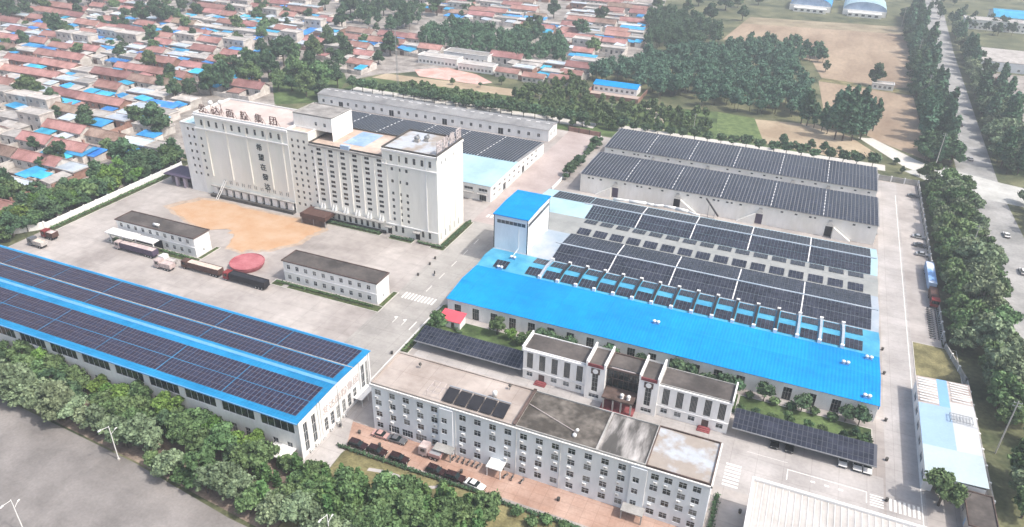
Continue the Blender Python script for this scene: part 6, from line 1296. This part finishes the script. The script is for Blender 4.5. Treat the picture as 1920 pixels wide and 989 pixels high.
# the rider: one continuous skinned body seated on the scooter
me = bpy.data.meshes.new('person')
jo = [(-.25, 0, .92), (-.2, 0, 1.18), (-.12, 0, 1.42), (-.08, 0, 1.52), (-.05, 0, 1.66), (-.05, 0, 1.78), (-.14, .2, 1.4), (.12, .27, 1.18), (.42, .26, 1.06), (-.14, -.2, 1.4), (.12, -.27, 1.18), (.42, -.26, 1.06), (-.22, .12, .9), (.2, .17, .86), (.15, .17, .45), (.3, .17, .42), (-.22, -.12, .9), (.2, -.17, .86), (.15, -.17, .45), (.3, -.17, .42)]
ed = [(0, 1), (1, 2), (2, 3), (3, 4), (4, 5), (2, 6), (6, 7), (7, 8), (2, 9), (9, 10), (10, 11), (0, 12), (12, 13), (13, 14), (14, 15), (0, 16), (16, 17), (17, 18), (18, 19)]
ra = [.15, .15, .16, .06, .1, .08, .07, .05, .045, .07, .05, .045, .1, .075, .055, .045, .1, .075, .055, .045]
me.from_pydata(jo, ed, []); po = bpy.data.objects.new('person', me); COL.objects.link(po)
po.modifiers.new('skin', 'SKIN'); sv = me.skin_vertices[0].data
for i, v in enumerate(ra): sv[i].radius = (v, v)
sv[0].use_root = True
sb = po.modifiers.new('sub', 'SUBSURF'); sb.levels = 1; sb.render_levels = 1
me.materials.append(MATS['black_paint']); po.location = (ax, ay, .02); po.rotation_euler = (0, 0, 2.0)
tag(po, 'person in dark clothes sitting on the scooter on the main road', 'person')
# ------------------------------------------------------------------ lamps, poles, bins
def street_lamp(x, y_, label, rz=0):
    r = T('street_lamp', label, 'street lamp', (x, y_, 0), rz, 'double-arm street lamps')
    o = lambda m, n, mt: inst(n, m.mesh(n, [mt]), r)
    m = MB(); m.cyl((0, 0, 0), (0, 0, 10), .13, .08, 8); o(m, 'pole', 'white_paint'); m = MB(); m.box(-.25, -.25, 0, .25, .25, .35); o(m, 'base', 'kerb')
    m = MB(); m.cyl((0, 0, 9.8), (0, -2., 10.5), .06, n=6); o(m, 'arm', 'white_paint'); m = MB(); m.cyl((0, 0, 7.6), (0, 1.3, 8.2), .05, n=6); o(m, 'arm', 'white_paint')
    m = MB(); m.hull8([(-.15, -2.7, 10.45), (.15, -2.7, 10.45), (.15, -1.9, 10.4), (-.15, -1.9, 10.4)], [(-.1, -2.6, 10.65), (.1, -2.6, 10.65), (.1, -1.95, 10.62), (-.1, -1.95, 10.62)]); o(m, 'lamp_head', 'white_paint')
    m = MB(); m.hull8([(-.12, 1.2, 8.12), (.12, 1.2, 8.12), (.12, 1.8, 8.16), (-.12, 1.8, 8.16)], [(-.08, 1.25, 8.3), (.08, 1.25, 8.3), (.08, 1.75, 8.32), (-.08, 1.75, 8.32)]); o(m, 'lamp_head', 'white_paint')
a = at(223, 862); street_lamp(a[0], a[1], 'white double-arm street lamp at the street edge before the trees')
a = at(48, 1003); street_lamp(a[0], a[1], 'white double-arm street lamp at the bottom left corner', .3)
a = at(622, 1030); street_lamp(a[0], a[1], 'white double-arm street lamp at the bottom edge among trees')
def pole(px, py, h, label, arms=2, mat='wood_pole', z=0):
    a = at(px, py); r = T('utility_pole', label, 'utility pole', (a[0], a[1], 0), 0, 'utility poles'); o = lambda m, n, mt: inst(n, m.mesh(n, [mt]), r)
    m = MB(); m.cyl((0, 0, 0), (0, 0, h), .2 if h > 15 else .15, .12 if h > 15 else .1, 8); o(m, 'shaft', mat)
    for i in range(arms):
        m = MB(); m.box(-.9, -.06, h-.6-i*.9, .9, .06, h-.48-i*.9); o(m, 'cross_arm', 'grey_metal')
        for x in (-.8, 0, .8): m = MB(); m.cyl((x, 0, h-.48-i*.9), (x, 0, h-.22-i*.9), .05, n=5); o(m, 'insulator', 'white_paint')
for i, (px, py, h, lb) in enumerate(((1751, 320, 18, 'tall utility pole at the road crossing'), (1731, 195, 17, 'utility pole beside the lower stubble field'), (1717, 118, 16, 'utility pole beside the middle of the stubble field'), (1690, 50, 16, 'utility pole near the far end of the stubble field'), (1809, 500, 16, 'utility pole among the trees beyond the right wall'), (1011, 205, 9, 'short pole in the scrub behind the boundary wall, left one'), (1145, 225, 9, 'short pole in front of the blue-roofed farmhouse'), (1300, 245, 9, 'short pole beside the green crop field'), (1627, 250, 9, 'short pole at the end of the poplars'), (1866, 850, 16, 'utility pole at the right edge beside the patchwork shed'), (800, 100, 12, 'thin pole before the grove, leftmost'), (842, 100, 12, 'thin pole before the grove, middle'), (848, 102, 12, 'thin pole before the grove, rightmost'))):
    pole(px, py, h, lb, 2 if h > 15 else 1)
a = at(747, 181); r = T('lattice_mast', 'tall thin mast rising beside the back boundary wall', 'mast', (a[0], a[1], 0)); m = MB()
for i in range(3): t = i*2.094; m.cyl((a[0]+.7*math.cos(t), a[1]+.7*math.sin(t), 0), (a[0]+.2*math.cos(t), a[1]+.2*math.sin(t), 36), .07, n=5)
for k in range(18):
    z = k*2; s = .7-.5*z/36
    for i in range(3): t = i*2.094; t2 = t+2.094; m.cyl((a[0]+s*math.cos(t), a[1]+s*math.sin(t), z), (a[0]+s*math.cos(t2), a[1]+s*math.sin(t2), z+2), .035, n=4)
m.build('lattice', 'grey_metal', r); r.children[-1]['kind'] = 'stuff'; m = MB(); m.cyl((a[0], a[1], 36), (a[0], a[1], 38), .05, n=5); m.build('antenna', 'white_paint', r)
for i, (px, py, lb) in enumerate(((1654, 657, 'right road by the blue hall, farthest'), (1657, 702, 'right road by the blue hall, middle'), (1660, 790, 'right road behind the right carport'), (1662, 864, 'right road before the right carport'), (639, 801, 'path before the hall gable'), (674, 813, 'plaza between hall and office block'), (712, 837, 'plaza between the first two SUVs'), (865, 887, 'plaza in front of the office entrance'), (1047, 939, 'plaza near its right end'), (816, 486, 'main road edge by the tower, farthest'), (806, 497, 'main road edge by the tower, middle'), (784, 517, 'main road edge by the tower, nearest'), (735, 664, 'corner of the office block and the road'), (1387, 962, 'lane beside the workshop roof'), (1662, 940, 'zebra crossing at the right'))):
    a = at(px, py); r = T('litter_bin', 'small dark litter bin on the %s' % lb, 'bin', (a[0], a[1], 0), 0, 'litter bins')
    m = MB(); m.lathe(a[0], a[1], [(.0, .02), (.32, .02), (.38, .8), (.3, .82), (.28, .6), (0, .6)], 10); m.build('drum', 'dark_plinth', r); m = MB(); m.lathe(a[0], a[1], [(.0, .9), (.4, .88), (.4, .84), (.0, .83)][::-1], 10); m.build('lid', 'dark_plinth', r)
tm = MB(); tp = [at(px, py, 6.4) for px, py in ((1150, 372), (1180, 376), (1212, 380), (1226, 384), (1245, 385), (1268, 390), (1290, 396), (1312, 403))]; tq = random.Random(2)
for (a, b) in zip(tp, tp[1:]): tm.cyl((a[0], a[1], 6.0), (b[0], b[1], 6.0+tq.uniform(0, .3)), tq.uniform(.3, .8), tq.uniform(.3, .8), 8)
tt = T('tarpaulin_roll', 'crumpled white sheeting lying along the back edge of the blue hall roof', 'tarpaulin', (tp[0][0], tp[0][1], 5.6)); o_ = tm.build('sheeting', 'white_paint', tt, True); o_['kind'] = 'stuff'
# ------------------------------------------------------------------ haze
hz = MB(); hz.box(-1520, -320, -1, 1120, 2220, 126.5); ho = hz.build('haze', [pm('haze_air', (1, 1, 1))]); ho['kind'] = 'stuff'; ho['label'] = 'thin pale haze over the whole site'; ho['category'] = 'haze'
hm = MATS['haze_air']; hn = hm.node_tree; hn.nodes.clear(); ou = hn.nodes.new('ShaderNodeOutputMaterial'); pv = hn.nodes.new('ShaderNodeVolumePrincipled')
pv.inputs['Color'].default_value = (.86, .92, 1., 1); pv.inputs['Density'].default_value = HAZE; pv.inputs['Anisotropy'].default_value = .2
hn.links.new(pv.outputs[0], ou.inputs['Volume'])
